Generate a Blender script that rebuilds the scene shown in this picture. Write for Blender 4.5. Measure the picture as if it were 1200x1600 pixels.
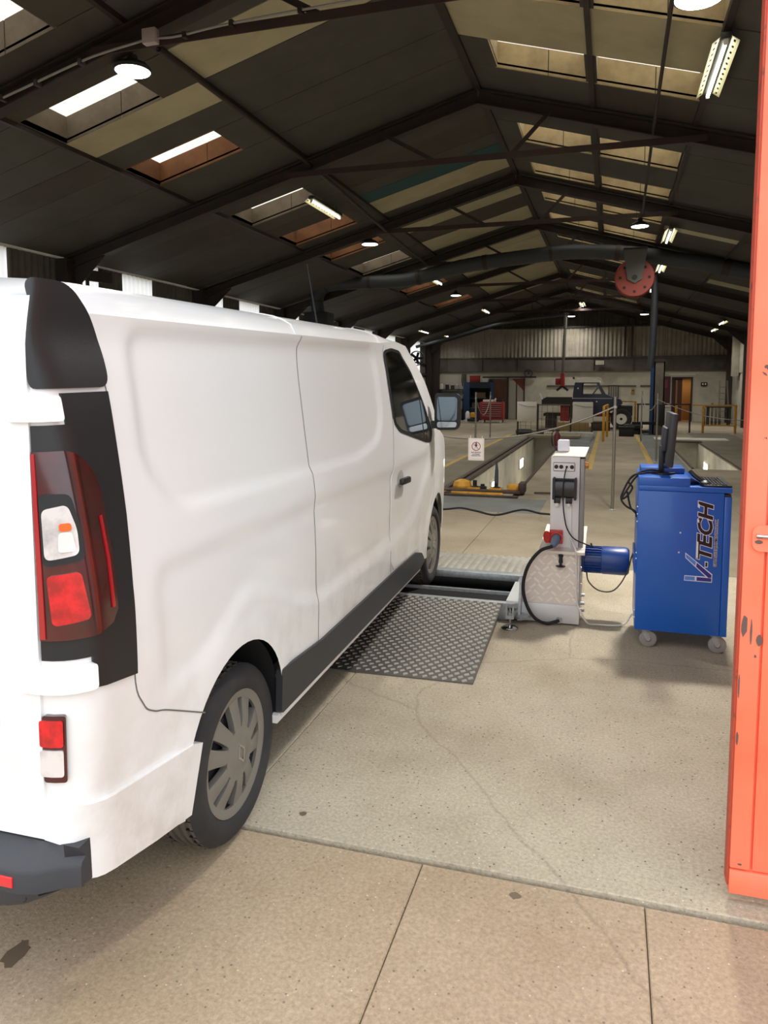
import bpy, bmesh, math, random
from mathutils import Vector, Matrix, Euler
random.seed(7)
PI=math.pi; R=math.radians
SC=bpy.context.scene; COL=SC.collection
for o in list(bpy.data.objects): bpy.data.objects.remove(o)

# ------------------------------------------------------------------ camera, sky, exposure
cam_data=bpy.data.cameras.new('camera'); cam=bpy.data.objects.new('camera',cam_data); COL.objects.link(cam)
cam.location=(0,0,1.744); cam.rotation_euler=(PI/2-.0905,0,.2968)
cam_data.sensor_fit='VERTICAL'; cam_data.sensor_height=24; cam_data.lens=1156.1/1600*24
cam_data.shift_y=-(800-708.4)/1600; cam_data.clip_start=.05; cam_data.clip_end=300
SC.camera=cam
W=bpy.data.worlds.new('overcast_sky'); SC.world=W; W.use_nodes=True
nt=W.node_tree; nt.nodes.clear()
wo=nt.nodes.new('ShaderNodeOutputWorld'); bg=nt.nodes.new('ShaderNodeBackground')
tc=nt.nodes.new('ShaderNodeTexCoord'); sx=nt.nodes.new('ShaderNodeSeparateXYZ'); rp=nt.nodes.new('ShaderNodeValToRGB')
nt.links.new(tc.outputs['Generated'],sx.inputs[0]); nt.links.new(sx.outputs['Z'],rp.inputs[0]); nt.links.new(rp.outputs[0],bg.inputs[0]); nt.links.new(bg.outputs[0],wo.inputs[0])
rp.color_ramp.elements[0].position=0; rp.color_ramp.elements[0].color=(.64,.67,.71,1)
rp.color_ramp.elements[1].position=1; rp.color_ramp.elements[1].color=(.95,.985,1.04,1)
bg.inputs['Strength'].default_value=2.75
SC.view_settings.view_transform='Standard'; SC.view_settings.look='None'
SC.view_settings.exposure=0; SC.view_settings.gamma=1; SC.view_settings.use_curve_mapping=False

# ------------------------------------------------------------------ helpers
def lin(h):
    h=h.lstrip('#'); o=[]
    for i in (0,2,4):
        c=int(h[i:i+2],16)/255; o.append(c/12.92 if c<=.04045 else ((c+.055)/1.055)**2.4)
    return (*o,1)
MATS={}
def mat(name,col,rough=.5,metal=0,coat=0,emit=0,ecol=None,noise=None,bump=0,bscale=60,spec=.5,trans=0):
    """noise=(scale, colour2, lo, hi): procedural blotches of a second colour"""
    if name in MATS: return MATS[name]
    m=bpy.data.materials.new(name); m.use_nodes=True; n=m.node_tree; b=n.nodes['Principled BSDF']
    c=lin(col) if isinstance(col,str) else (*col,1)
    b.inputs['Base Color'].default_value=c; b.inputs['Roughness'].default_value=rough; b.inputs['Metallic'].default_value=metal
    b.inputs['Coat Weight'].default_value=coat; b.inputs['Coat Roughness'].default_value=.08
    b.inputs['Specular IOR Level'].default_value=spec
    b.inputs['Transmission Weight'].default_value=trans
    if emit: b.inputs['Emission Color'].default_value=lin(ecol or col); b.inputs['Emission Strength'].default_value=emit
    if noise or bump:
        t=n.nodes.new('ShaderNodeTexCoord')
    if noise:
        s,c2,lo,hi=noise
        nz=n.nodes.new('ShaderNodeTexNoise'); nz.inputs['Scale'].default_value=s; nz.inputs['Detail'].default_value=6; nz.inputs['Roughness'].default_value=.65
        n.links.new(t.outputs['Object'],nz.inputs['Vector'])
        r=n.nodes.new('ShaderNodeValToRGB'); r.color_ramp.elements[0].position=lo; r.color_ramp.elements[1].position=hi
        r.color_ramp.elements[0].color=c; r.color_ramp.elements[1].color=lin(c2) if isinstance(c2,str) else (*c2,1)
        n.links.new(nz.outputs[0],r.inputs[0]); n.links.new(r.outputs[0],b.inputs['Base Color'])
    if bump:
        nb=n.nodes.new('ShaderNodeTexNoise'); nb.inputs['Scale'].default_value=bscale; nb.inputs['Detail'].default_value=4
        n.links.new(t.outputs['Object'],nb.inputs['Vector'])
        bp=n.nodes.new('ShaderNodeBump'); bp.inputs['Strength'].default_value=bump; bp.inputs['Distance'].default_value=.01
        n.links.new(nb.outputs[0],bp.inputs['Height']); n.links.new(bp.outputs[0],b.inputs['Normal'])
    MATS[name]=m; return m

class MB:
    def __init__(s): s.v=[]; s.f=[]; s.m=[]; s.cur=0
    def add(s,vs,fs):
        o=len(s.v); s.v+= [tuple(p) for p in vs]; s.f+=[tuple(i+o for i in f) for f in fs]; s.m+=[s.cur]*len(fs); return s
    def hexa(s,p): # 8 pts: bottom 4 ccw, top 4 ccw
        return s.add(p,[(3,2,1,0),(4,5,6,7),(0,1,5,4),(1,2,6,5),(2,3,7,6),(3,0,4,7)])
    def box(s,x0,y0,z0,x1,y1,z1,b=0,M=None):
        if b<=0:
            p=[(x0,y0,z0),(x1,y0,z0),(x1,y1,z0),(x0,y1,z0),(x0,y0,z1),(x1,y0,z1),(x1,y1,z1),(x0,y1,z1)]
            if M: p=[M@Vector(q) for q in p]
            return s.hexa(p)
        bm=bmesh.new(); bmesh.ops.create_cube(bm,size=1)
        for v in bm.verts: v.co=Vector(((x0+x1)/2+v.co.x*(x1-x0),(y0+y1)/2+v.co.y*(y1-y0),(z0+z1)/2+v.co.z*(z1-z0)))
        bmesh.ops.bevel(bm,geom=bm.edges[:],offset=b,segments=2,affect='EDGES',profile=.5)
        bm.verts.index_update(); vs=[(M@v.co if M else v.co.copy()) for v in bm.verts]; fs=[[v.index for v in f.verts] for f in bm.faces]; bm.free()
        return s.add(vs,fs)
    def bar(s,p0,p1,w,h,up=(0,0,1)): # rectangular bar between points
        p0=Vector(p0);p1=Vector(p1);d=(p1-p0).normalized();u=Vector(up)
        if abs(d.dot(u))>.99: u=Vector((0,1,0))
        r=d.cross(u).normalized();u=r.cross(d)
        q=[]
        for p in (p0,p1): q+= [p-r*w/2-u*h/2,p+r*w/2-u*h/2,p+r*w/2+u*h/2,p-r*w/2+u*h/2]
        return s.add(q,[(0,1,2,3),(7,6,5,4),(1,0,4,5),(2,1,5,6),(3,2,6,7),(0,3,7,4)])
    def cyl(s,p0,p1,r0,r1=None,n=16,cap=True):
        r1=r0 if r1 is None else r1
        return s.tube([p0,p1],[r0,r1],n,cap)
    def tube(s,path,r,n=8,cap=True):
        P=[Vector(p) for p in path]; k=len(P); rr=r if isinstance(r,(list,tuple)) else [r]*k
        o=len(s.v); vs=[]; prev=None
        for i,p in enumerate(P):
            d=(P[min(i+1,k-1)]-P[max(i-1,0)]).normalized()
            if prev is None:
                u=Vector((0,0,1)) if abs(d.z)<.9 else Vector((1,0,0))
                a=d.cross(u).normalized()
            else: a=(prev-d*prev.dot(d)).normalized()
            prev=a; b=d.cross(a)
            for j in range(n):
                t=2*PI*j/n; vs.append(p+(a*math.cos(t)+b*math.sin(t))*rr[i])
        fs=[(i*n+j,i*n+(j+1)%n,(i+1)*n+(j+1)%n,(i+1)*n+j) for i in range(k-1) for j in range(n)]
        if cap: fs+=[tuple(range(n))[::-1],tuple((k-1)*n+j for j in range(n))]
        return s.add(vs,fs)
    def lathe(s,prof,c=(0,0,0),axis='z',n=24,M=None,closed=False,cap=True):
        vs=[];k=len(prof)
        for r,h in prof:
            for j in range(n):
                t=2*PI*j/n; a,b=r*math.cos(t),r*math.sin(t)
                q={'z':(a,b,h),'x':(h,a,b),'y':(b,h,a)}[axis]
                q=Vector(q)+Vector(c); vs.append(M@q if M else q)
        rng=range(k if closed else k-1)
        fs=[(i*n+j,i*n+(j+1)%n,((i+1)%k)*n+(j+1)%n,((i+1)%k)*n+j) for i in rng for j in range(n)]
        if not closed and cap:
            if prof[0][0]>1e-5: fs.append(tuple(range(n))[::-1])
            if prof[-1][0]>1e-5: fs.append(tuple((k-1)*n+j for j in range(n)))
        return s.add(vs,fs)
    def prism(s,poly,z0,z1,f=None): # poly of 2-D points, f maps (a,b,c)->xyz
        f=f or (lambda a,b,c:(a,b,c)); n=len(poly)
        vs=[f(a,b,z0) for a,b in poly]+[f(a,b,z1) for a,b in poly]
        return s.add(vs,[tuple(range(n))[::-1],tuple(range(n,2*n))]+[(i,(i+1)%n,n+(i+1)%n,n+i) for i in range(n)])
    def grid(s,rows,flip=False):
        n=len(rows[0]); vs=[p for r in rows for p in r]
        fs=[(i*n+j,i*n+j+1,(i+1)*n+j+1,(i+1)*n+j) for i in range(len(rows)-1) for j in range(n-1)]
        return s.add(vs,[f[::-1] for f in fs] if flip else fs)
    def mesh(s,name,mats,smooth=30):
        me=bpy.data.meshes.new(name); me.from_pydata(s.v,[],s.f)
        for m in (mats if isinstance(mats,(list,tuple)) else [mats]): me.materials.append(m)
        if any(s.m): me.polygons.foreach_set('material_index',s.m)
        bm=bmesh.new(); bm.from_mesh(me); bmesh.ops.recalc_face_normals(bm,faces=bm.faces[:]); bm.to_mesh(me); bm.free()
        if smooth: me.shade_smooth(); me.set_sharp_from_angle(angle=R(smooth))
        me.update(); return me
    def obj(s,name,mats,parent=None,smooth=30):
        return link(name,s.mesh(name,mats,smooth),parent)
def link(name,data,parent=None,loc=None):
    o=bpy.data.objects.new(name,data); COL.objects.link(o)
    if parent: o.parent=parent
    if loc: o.location=loc
    return o
def tag(o,label,cat,group=None,kind=None):
    o['label']=label; o['category']=cat
    if group: o['group']=group
    if kind: o['kind']=kind
    return o
def thing(name,label,cat,loc=(0,0,0),rz=0,group=None,kind=None):
    o=link(name,None); o.location=loc; o.rotation_euler=(0,0,rz); o.empty_display_size=.1
    return tag(o,label,cat,group,kind)
def struct(o,label,cat): return tag(o,label,cat,None,'structure')
def copy_tree(o,parent=None):
    c=o.copy(); COL.objects.link(c); c.parent=parent
    for ch in list(o.children): copy_tree(ch,c)
    return c
def spline(pts,k=8):
    P=[Vector(p) for p in pts]; P=[P[0]*2-P[1]]+P+[P[-1]*2-P[-2]]; out=[]
    for i in range(1,len(P)-2):
        a,b,c,d=P[i-1:i+3]
        for j in range(k):
            t=j/k; out.append(.5*((2*b)+(c-a)*t+(2*a-5*b+4*c-d)*t*t+(3*b-a-3*c+d)*t**3))
    out.append(P[-2]); return out
def interp(x,X,Y):
    if x<=X[0]: return Y[0]
    for i in range(1,len(X)):
        if x<=X[i]: return Y[i-1]+(Y[i]-Y[i-1])*(x-X[i-1])/(X[i]-X[i-1])
    return Y[-1]
def sstep(a,b,x):
    t=max(0,min(1,(x-a)/(b-a))); return t*t*(3-2*t)
def rrect(x0,y0,x1,y1,r,k=5):
    o=[]
    for cx,cy,a in ((x1-r,y1-r,0),(x0+r,y1-r,90),(x0+r,y0+r,180),(x1-r,y0+r,270)):
        for i in range(k+1):
            t=R(a+90*i/k); o.append((cx+r*math.cos(t),cy+r*math.sin(t)))
    return o
def text_mesh(body,size,extrude=.0008,offset=0,shear=0,align='LEFT',spacing=1,line=1):
    c=bpy.data.curves.new('txt','FONT'); c.body=body; c.size=size; c.extrude=extrude; c.offset=offset; c.shear=shear; c.align_x=align; c.space_character=spacing; c.space_line=line; c.resolution_u=3
    o=bpy.data.objects.new('txt',c); COL.objects.link(o); bpy.context.view_layer.update()
    me=bpy.data.meshes.new_from_object(o.evaluated_get(bpy.context.evaluated_depsgraph_get()))
    bpy.data.objects.remove(o); bpy.data.curves.remove(c); me.materials.clear(); return me
def text_obj(name,me,m,M,parent):
    me.materials.append(m); me.transform(M); return link(name,me,parent)

# ------------------------------------------------------------------ concrete
def concrete(name,base,dark,light,specks=.5,stain=.5,scale=1.0,patch=None):
    m=bpy.data.materials.new(name); m.use_nodes=True; n=m.node_tree; L=n.links; b=n.nodes['Principled BSDF']
    b.inputs['Roughness'].default_value=.85; b.inputs['Specular IOR Level'].default_value=.25
    g=n.nodes.new('ShaderNodeNewGeometry')
    def noise(s,d,r=.6):
        z=n.nodes.new('ShaderNodeTexNoise'); z.inputs['Scale'].default_value=s*scale; z.inputs['Detail'].default_value=d; z.inputs['Roughness'].default_value=r
        L.new(g.outputs['Position'],z.inputs['Vector']); return z.outputs[0]
    def ramp(i,lo,hi,c0,c1):
        r=n.nodes.new('ShaderNodeValToRGB'); r.color_ramp.elements[0].position=lo; r.color_ramp.elements[1].position=hi
        r.color_ramp.elements[0].color=c0; r.color_ramp.elements[1].color=c1; L.new(i,r.inputs[0]); return r.outputs[0]
    def mix(f,a,c,mode='MIX'):
        x=n.nodes.new('ShaderNodeMix'); x.data_type='RGBA'; x.blend_type=mode
        if isinstance(f,float): x.inputs[0].default_value=f
        else: L.new(f,x.inputs[0])
        for i,k in ((6,a),(7,c)):
            if isinstance(k,tuple): x.inputs[i].default_value=k
            else: L.new(k,x.inputs[i])
        return x.outputs[2]
    one=(1,1,1,1); zero=(0,0,0,1)
    c=ramp(noise(1.3,5,.6),.3,.7,lin(dark),lin(base))
    c=mix(ramp(noise(.45,4),.5,.72,zero,(.75,.75,.75,1)),c,lin(light))
    c=mix(ramp(noise(2.6,7,.7),.58,.72,zero,(stain,stain,stain,1)),c,lin(dark))
    fine=noise(70,3,.7)
    c=mix(.55,c,ramp(fine,.3,.7,(.55,.55,.55,1),(1.25,1.25,1.25,1)),'MULTIPLY')
    for sc,thr,colr,amt in ((36,.17,'#453d33',specks),(30,.10,'#e2d9cb',specks),(75,.2,'#7c6f60',specks*.8)):
        v=n.nodes.new('ShaderNodeTexVoronoi'); v.inputs['Scale'].default_value=sc*scale; v.inputs['Randomness'].default_value=1; L.new(g.outputs['Position'],v.inputs['Vector'])
        sp=ramp(v.outputs['Distance'],thr*.7,thr,(amt,amt,amt,1),zero)
        gate=ramp(v.outputs['Color'],.55,.6,zero,one)
        mm=n.nodes.new('ShaderNodeMath'); mm.operation='MULTIPLY'; L.new(sp,mm.inputs[0]); L.new(gate,mm.inputs[1])
        c=mix(mm.outputs[0],c,lin(colr))
    # hairline cracks
    v=n.nodes.new('ShaderNodeTexVoronoi'); v.feature='DISTANCE_TO_EDGE'; v.inputs['Scale'].default_value=.42
    w=n.nodes.new('ShaderNodeMix'); w.data_type='VECTOR'; w.inputs[0].default_value=.16
    z=n.nodes.new('ShaderNodeTexNoise'); z.inputs['Scale'].default_value=2.2; z.inputs['Detail'].default_value=6; L.new(g.outputs['Position'],z.inputs['Vector'])
    L.new(g.outputs['Position'],w.inputs[4]); L.new(z.outputs[1],w.inputs[5]); L.new(w.outputs[1],v.inputs['Vector'])
    c=mix(ramp(v.outputs[0],.001,.004,(.22,.22,.22,1),zero),c,lin('#4c4439'))
    L.new(c,b.inputs['Base Color'])
    bp=n.nodes.new('ShaderNodeBump'); bp.inputs['Strength'].default_value=.5; bp.inputs['Distance'].default_value=.004
    L.new(fine,bp.inputs['Height']); L.new(bp.outputs[0],b.inputs['Normal'])
    MATS[name]=m; return m
M_apron=concrete('apron_concrete','#b4a188','#a08b70','#bfae97',.55,.45)
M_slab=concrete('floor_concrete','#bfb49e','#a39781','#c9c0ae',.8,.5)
M_slab2=concrete('floor_concrete_dimmed','#968c79','#7f7460','#a19782',.4,.5)  # floor concrete darkened to stand in for weaker light deep in the shed
M_joint=mat('joint_filler','#776a59',.95)
M_grey=concrete('grey_floor_paint','#777a7a','#66675f','#83847f',.1,.5)
M_greyb=concrete('brown_grey_floor','#7a7364','#696353','#877f6e',.1,.5)
M_yline=mat('worn_yellow_paint','#b89437',.8,noise=(6,'#8a7d5e',.42,.62))
M_steel_dk=mat('dark_painted_steel','#2b2421',.6,noise=(5,'#3b2a22',.45,.7))
M_steel_rd=mat('red_oxide_steel','#3d2822',.65,noise=(4,'#2d2422',.4,.7))
M_black=mat('black_plastic','#17181a',.45)
M_blackm=mat('black_matt','#1c1c1d',.7)
M_rubber=mat('black_rubber','#1b1b1c',.75)
M_galv=mat('galvanised_steel','#b4b8b8',.42,.5,noise=(30,'#9a9f9f',.4,.65))
M_chrome=mat('chrome','#c8c8c8',.18,1)
M_alu=mat('bare_aluminium','#b8b4aa',.42,.35,noise=(14,'#a09c92',.4,.7))
M_white=mat('white_paint','#e4e2dc',.45)
M_red=mat('red_paint','#8e1f1c',.5)
M_yel=mat('yellow_paint','#c68f22',.55,noise=(12,'#8a6a22',.5,.75))
POWER_H=(190,190,65,65,85,70,80); POWER_T=(40,60,34,45,45,30,25,60,40,40,45,40); POWER_ROOM=9
# ------------------------------------------------------------------ floor: base with pit holes, then slabs
X0,X1,YF,YB=-9.5,5.5,2.53,39.5
PL=(-2.47,-1.45,11.6,26.0); PR=(1.72,2.62,16.8,25.0)
def floor_base():
    b=MB(); xs=[-40,PL[0],PL[1],PR[0],PR[1],40]; ys=[-30,PL[2],PR[2],PR[3],PL[3],70]
    for i in range(5):
        for j in range(5):
            cx,cy=(xs[i]+xs[i+1])/2,(ys[j]+ys[j+1])/2
            if any(p[0]<cx<p[1] and p[2]<cy<p[3] for p in (PL,PR)): continue
            b.add([(xs[i],ys[j],-.03),(xs[i+1],ys[j],-.03),(xs[i+1],ys[j+1],-.03),(xs[i],ys[j+1],-.03)],[(0,1,2,3)])
    return b
floor=floor_base().obj('floor',M_joint,smooth=0)
struct(floor,'worn tan and grey concrete ground running from the apron into the shed','floor')
def slab(x0,y0,x1,y1,top,m,g=.0018,parent=floor):
    b=MB(); c=.004; z0=-.03; j=lambda:random.uniform(-.002,.002)
    o=[(x0+g,y0+g),(x1-g,y0+g),(x1-g,y1-g),(x0+g,y1-g)]; i=[(x0+g+c,y0+g+c),(x1-g-c,y0+g+c),(x1-g-c,y1-g-c),(x0+g+c,y1-g-c)]
    t=top+j()*.5
    v=[(a,d,z0) for a,d in o]+[(a,d,t-c) for a,d in o]+[(a,d,t) for a,d in i]
    f=[(8,9,10,11)]
    for k in range(4): f+=[(k,(k+1)%4,4+(k+1)%4,4+k),(4+k,4+(k+1)%4,8+(k+1)%4,8+k)]
    b.add(v,f); return b.obj('slab',m,parent,smooth=0)
for x0,x1 in ((-12,-4.6),(-4.6,-.62),(-.62,.155),(.155,6),(6,12)):
    for y0,y1 in ((-6,2.515),): slab(x0,y0,x1,y1,-.012,M_apron)
YC=[2.53,7.3,11.6,16.8,21,26,31,35.5,39.5]
for x0,x1 in ((-9.5,-6),(-6,PL[0]),(PL[0],PL[1]),(PL[1],PR[0]),(PR[0],PR[1]),(PR[1],5.5)):
    for y0,y1 in zip(YC[:-1],YC[1:]):
        cx,cy=(x0+x1)/2,(y0+y1)/2
        if PL[0]<cx<PL[1] and PL[2]<cy<PL[3]: continue
        if PR[0]<cx<PR[1] and y0>=16.7 and y1<=26.1:
            if y1>25: slab(x0,25.0,x1,26,0,M_slab2)
            continue
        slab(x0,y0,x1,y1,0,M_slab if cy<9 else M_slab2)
def flat(x0,y0,x1,y1,name,m,z=.0035):
    return MB().box(x0,y0,.0005,x1,y1,z).obj(name,m,floor,smooth=0)
flat(-.46,16,-.34,30,'painted_line',M_yline); flat(.84,12.5,.96,30,'painted_line',M_yline); flat(-3.5,9,-3.38,27,'painted_line',M_yline)
flat(PL[1]+.06,20,-.46,30,'painted_strip',M_grey,.002); flat(.96,16,PR[0]-.1,30,'painted_strip',M_grey,.002)
flat(-3.38,11,PL[0]-.16,30,'painted_strip',M_greyb,.002); flat(-3.38,10.2,-.9,11.5,'painted_strip',M_grey,.002); flat(PR[1]+.1,16,4.2,30,'painted_strip',M_greyb,.002)
# oil spots and a red spray mark on the apron
M_oil=mat('oil_stain','#6a5a48',.7); M_spray=mat('orange_spray','#d8654a',.8)
def blot(x,y,r,m,z,name,sq=1):
    p=[(x+r*random.uniform(.7,1.2)*math.cos(t*PI/7),y+sq*r*random.uniform(.7,1.2)*math.sin(t*PI/7)) for t in range(14)]
    MB().prism(p,z,z+.0012).obj(name,m,floor,smooth=0)
blot(-1.72,1.72,.035,M_oil,-.012,'oil_spot',1.6); blot(-.27,2.44,.02,M_oil,-.012,'oil_spot'); blot(-1.16,2.66,.016,M_oil,.0,'oil_spot')
blot(.205,1.72,.014,M_spray,-.012,'spray_mark',.6); blot(.235,1.7,.01,M_spray,-.012,'spray_mark',.5)

# ------------------------------------------------------------------ pits
M_pit=mat('white_pit_wall','#cfcbbd',.7,noise=(1.4,'#a8a290',.45,.75))
M_lampw=mat('pit_lamp_glow','#fffdf4',.4,emit=22,ecol='#fffaf0')
M_rail=mat('pit_rail_rust','#382a22',.65,noise=(6,'#4c3527',.45,.65))
def PITL(f,x,y,s):
    l=bpy.data.lights.new('light','AREA'); l.shape='RECTANGLE'; l.size=.2; l.size_y=.7; l.energy=9; l.color=(1,.97,.9)
    o=link('light',l,f); o.location=(x,y,-.48); o.rotation_euler=(0,-s*PI/2,0)
def pit(P,label,lampys,side,depth=1.5):
    x0,x1,y0,y1=P
    t=thing('inspection_pit',label,'pit',(0,0,0),kind='structure')
    w=.08
    MB().box(x0-w,y0-w,-depth-.05,x1+w,y1+w,-depth).obj('pit_floor',M_slab2,t,smooth=0)
    for a,b,c,d in ((x0-w,y0-w,x0,y1+w),(x1,y0-w,x1+w,y1+w),(x0,y0-w,x1,y0),(x0,y1,x1,y1+w)):
        MB().box(a,b,-depth,c,d,-.031).obj('pit_wall',M_pit,t,smooth=0)
    for ly in lampys:
        lx=x0 if side<0 else x1; s=1 if side<0 else -1
        f=MB().box(min(lx,lx+s*.05),ly-.4,-.62,max(lx,lx+s*.05),ly+.4,-.36,.008).obj('pit_lamp',M_white,t)
        MB().box(min(lx+s*.05,lx+s*.056),ly-.36,-.58,max(lx+s*.05,lx+s*.056),ly+.36,-.4).obj('lamp_lens',M_lampw,f,smooth=0)
    return t
pl=pit(PL,'long left inspection pit with pale walls and steel edge rails','',-1); 
for ly in (12.7,16.3,21.5):
    f=MB().box(PL[0],ly-.4,-.62,PL[0]+.05,ly+.4,-.32,.008).obj('pit_lamp',M_white,pl)
    MB().box(PL[0]+.05,ly-.36,-.58,PL[0]+.056,ly+.36,-.36).obj('lamp_lens',M_lampw,f,smooth=0); PITL(f,PL[0]+.07,ly,1)
pr=pit(PR,'shorter right inspection pit beyond the blue cabinet','',1)
for ly in (18.2,22.2):
    f=MB().box(PR[1]-.05,ly-.4,-.66,PR[1],ly+.4,-.36,.008).obj('pit_lamp',M_white,pr)
    MB().box(PR[1]-.056,ly-.36,-.62,PR[1]-.05,ly+.36,-.4).obj('lamp_lens',M_lampw,f,smooth=0); PITL(f,PR[1]-.07,ly,-1)
for a in (PL[0]-.17,PL[0]-.02): MB().box(a-.045,PL[2],0,a+.045,PL[3],.045).obj('edge_rail',M_rail,pl,smooth=0)
MB().box(PL[1]-.01,PL[2],0.001,PL[1]+.04,PL[3],.012).obj('edge_rail',M_rail,pl,smooth=0)
MB().box(PL[0]-.1,PL[2]-.1,0.001,PL[1]+.1,PL[2]+.02,.03).obj('end_plate',M_rail,pl,smooth=0)
MB().box(PL[0]-.2,25.2,.02,PL[1]+.5,26.0,.1).obj('end_cover',M_slab2,pl,smooth=0)
for a in (PR[0]-.05,PR[1]): MB().box(a,PR[2],.001,a+.05,PR[3],.02).obj('edge_rail',M_rail,pr,smooth=0)
MB().box(PR[0]-.1,24.6,.001,PR[1]+.1,25.1,.04).obj('end_plate',M_rail,pr,smooth=0)

# ------------------------------------------------------------------ shed roof
SL=.28; ZR=6.15; RX=-2.0
def zc(x): return ZR-SL*abs(x-RX)
M_pan=mat('dark_ceiling_board','#4f4d46',.85,noise=(1.2,'#43413b',.35,.7))
M_pan2=mat('brown_ceiling_board','#4a443b',.85,noise=(1.1,'#3e3932',.35,.7))
M_pcream=mat('cream_ceiling_board','#b3ab8d',.85,noise=(1.0,'#9c9477',.4,.75))
M_pteal=mat('teal_ceiling_board','#2c4e52',.85)
M_wood=mat('rusty_brown_lining','#7d5231',.8,noise=(3,'#5c3a22',.35,.7))
M_lcream=mat('cream_lining','#b09d78',.8,noise=(3,'#8c7a5a',.4,.75))
M_lgrey=mat('grey_brown_lining','#75695a',.8,noise=(3,'#5d5348',.4,.7))
M_sheet=bpy.data.materials.new('translucent_roof_sheet'); M_sheet.use_nodes=True
_n=M_sheet.node_tree; _n.nodes.clear(); _o=_n.nodes.new('ShaderNodeOutputMaterial'); _a=_n.nodes.new('ShaderNodeBsdfTranslucent'); _b=_n.nodes.new('ShaderNodeBsdfDiffuse'); _m=_n.nodes.new('ShaderNodeMixShader')
_a.inputs[0].default_value=(.72,.66,.53,1); _b.inputs[0].default_value=(.8,.77,.68,1); _m.inputs[0].default_value=.15
_n.links.new(_a.outputs[0],_m.inputs[1]); _n.links.new(_b.outputs[0],_m.inputs[2]); _n.links.new(_m.outputs[0],_o.inputs[0])
roof=MB()
ceil_parts=[]
BX=[-9.5,-6.77,-4.75,-2.0,-.35,1.0,2.6,5.5]
# y edges and which strips are skylights, left and right slopes
YL=[(2.3,'p'),(3.5,'p'),(5.2,'p'),(5.5,'s'),(6.3,'p'),(7.36,'s'),(8.15,'c'),(8.75,'p'),(9.35,'s'),(10.2,'p'),(11.3,'p'),(12.4,'s'),(13.27,'p'),(13.85,'p'),(14.43,'s'),(15.36,'p'),(16.45,'s'),(17.5,'p'),(18.7,'s'),(19.95,'p'),(21.3,'s'),(22.3,'p'),(23.6,'s'),(24.6,'p'),(26.5,'p'),(28.2,'s'),(29.2,'p'),(31.5,'p'),(34,'p'),(37,'p'),(39.5,None)]
YR=[(2.3,'p'),(4.4,'p'),(6.7,'s'),(8.4,'c'),(9.56,'s'),(10.4,'p'),(11.3,'p'),(12.6,'s'),(13.6,'p'),(14.85,'s'),(15.62,'p'),(17.1,'s'),(17.88,'p'),(19.15,'s'),(20.1,'p'),(21.5,'s'),(22.3,'p'),(23.7,'s'),(24.5,'p'),(26.2,'s'),(26.9,'p'),(28.6,'s'),(29.3,'p'),(31,'s'),(31.7,'p'),(33.5,'s'),(34.2,'p'),(36,'p'),(39.5,None)]
sky_cells=[]; panel_cells=[]
for bi in range(7):
    left=bi<3; T=YL if left else YR
    for (y0,k),(y1,_) in zip(T[:-1],T[1:]):
        x0,x1=BX[bi],BX[bi+1]
        skyband = bi==1 or bi in (3,4)
        if k=='s' and skyband:
            a0,a1={1:(-6.72,-5.3),3:(-1.58,-.42),4:(-.28,.96)}[bi]
            if bi==4 and y0<7: a1=.98
            sky_cells.append((a0,a1,y0,y1,left))
            if bi==1: panel_cells.append((x0,a0,y0,y1,'p')); panel_cells.append((a1,x1,y0,y1,'p'))
            if bi==3: panel_cells.append((x0,a0,y0,y1,'p')); panel_cells.append((a1,x1,y0,y1,'p'))
            if bi==4: panel_cells.append((x0,a0,y0,y1,'p')); panel_cells.append((a1,x1,y0,y1,'p'))
            continue
        kk='p'
        if bi==1 and k=='c': kk='c'
        if bi==2:
            if (14.43,15.36)==(y0,y1): kk='c'
            if (13.85,14.43)==(y0,y1): kk='t'
            if 16.3<y0<30 and k in 'sp': kk='c' if k=='s' else random.choice('cpc') if y0>19 else 'p'
            if (7.36,8.15)==(y0,y1): kk='c'
            if (3.5,5.2)==(y0,y1): kk='c'
        if bi in (3,4) and k=='c': kk='c'
        if bi==5 and (17.88,19.15)==(y0,y1): kk='c2'
        if bi==6 and (23.7,24.5)==(y0,y1): kk='c'
        if bi==5 and (21.5,22.3)==(y0,y1): kk='c'
        if bi==6 and (24.5,26.2)==(y0,y1): kk='p'
        panel_cells.append((x0,x1,y0,y1,kk))
def slopebox(b,x0,x1,y0,y1,d0,d1): # box on the slope between depths d0,d1 above ceiling
    p=[(x,y,zc(x)+d) for d in (d0,d1) for x,y in ((x0,y0),(x1,y0),(x1,y1),(x0,y1))]
    return b.hexa(p)
for x0,x1,y0,y1,k in panel_cells: slopebox(roof,x0,x1,y0,y1,.034,.06)
ceiling=roof.obj('ceiling',M_blackm,smooth=0)
struct(ceiling,'dark boarded pitched shed ceiling with steel frames and skylights','ceiling')
for x0,x1,y0,y1,k in panel_cells:
    if x1-x0<.3: 
        slopebox(MB(),x0,x1,y0,y1,0,.034).obj('ceiling_trim',M_pan,ceiling,smooth=0); continue
    m={'p':random.choice((M_pan,M_pan,M_pan2)),'c':M_pcream,'t':M_pteal,'c2':M_pcream}[k]
    ya,yb=y0+.006,y1-.006
    if k=='c2': yb=ya+.4
    j=random.uniform(0,.008)
    slopebox(MB(),x0+.008,x1-.008,ya,yb,-.004+j,.033).obj('ceiling_panel',m,ceiling,smooth=0)
    if k=='c2': slopebox(MB(),x0+.008,x1-.008,yb+.01,y1-.006,0,.033).obj('ceiling_panel',M_pan,ceiling,smooth=0)
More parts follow.
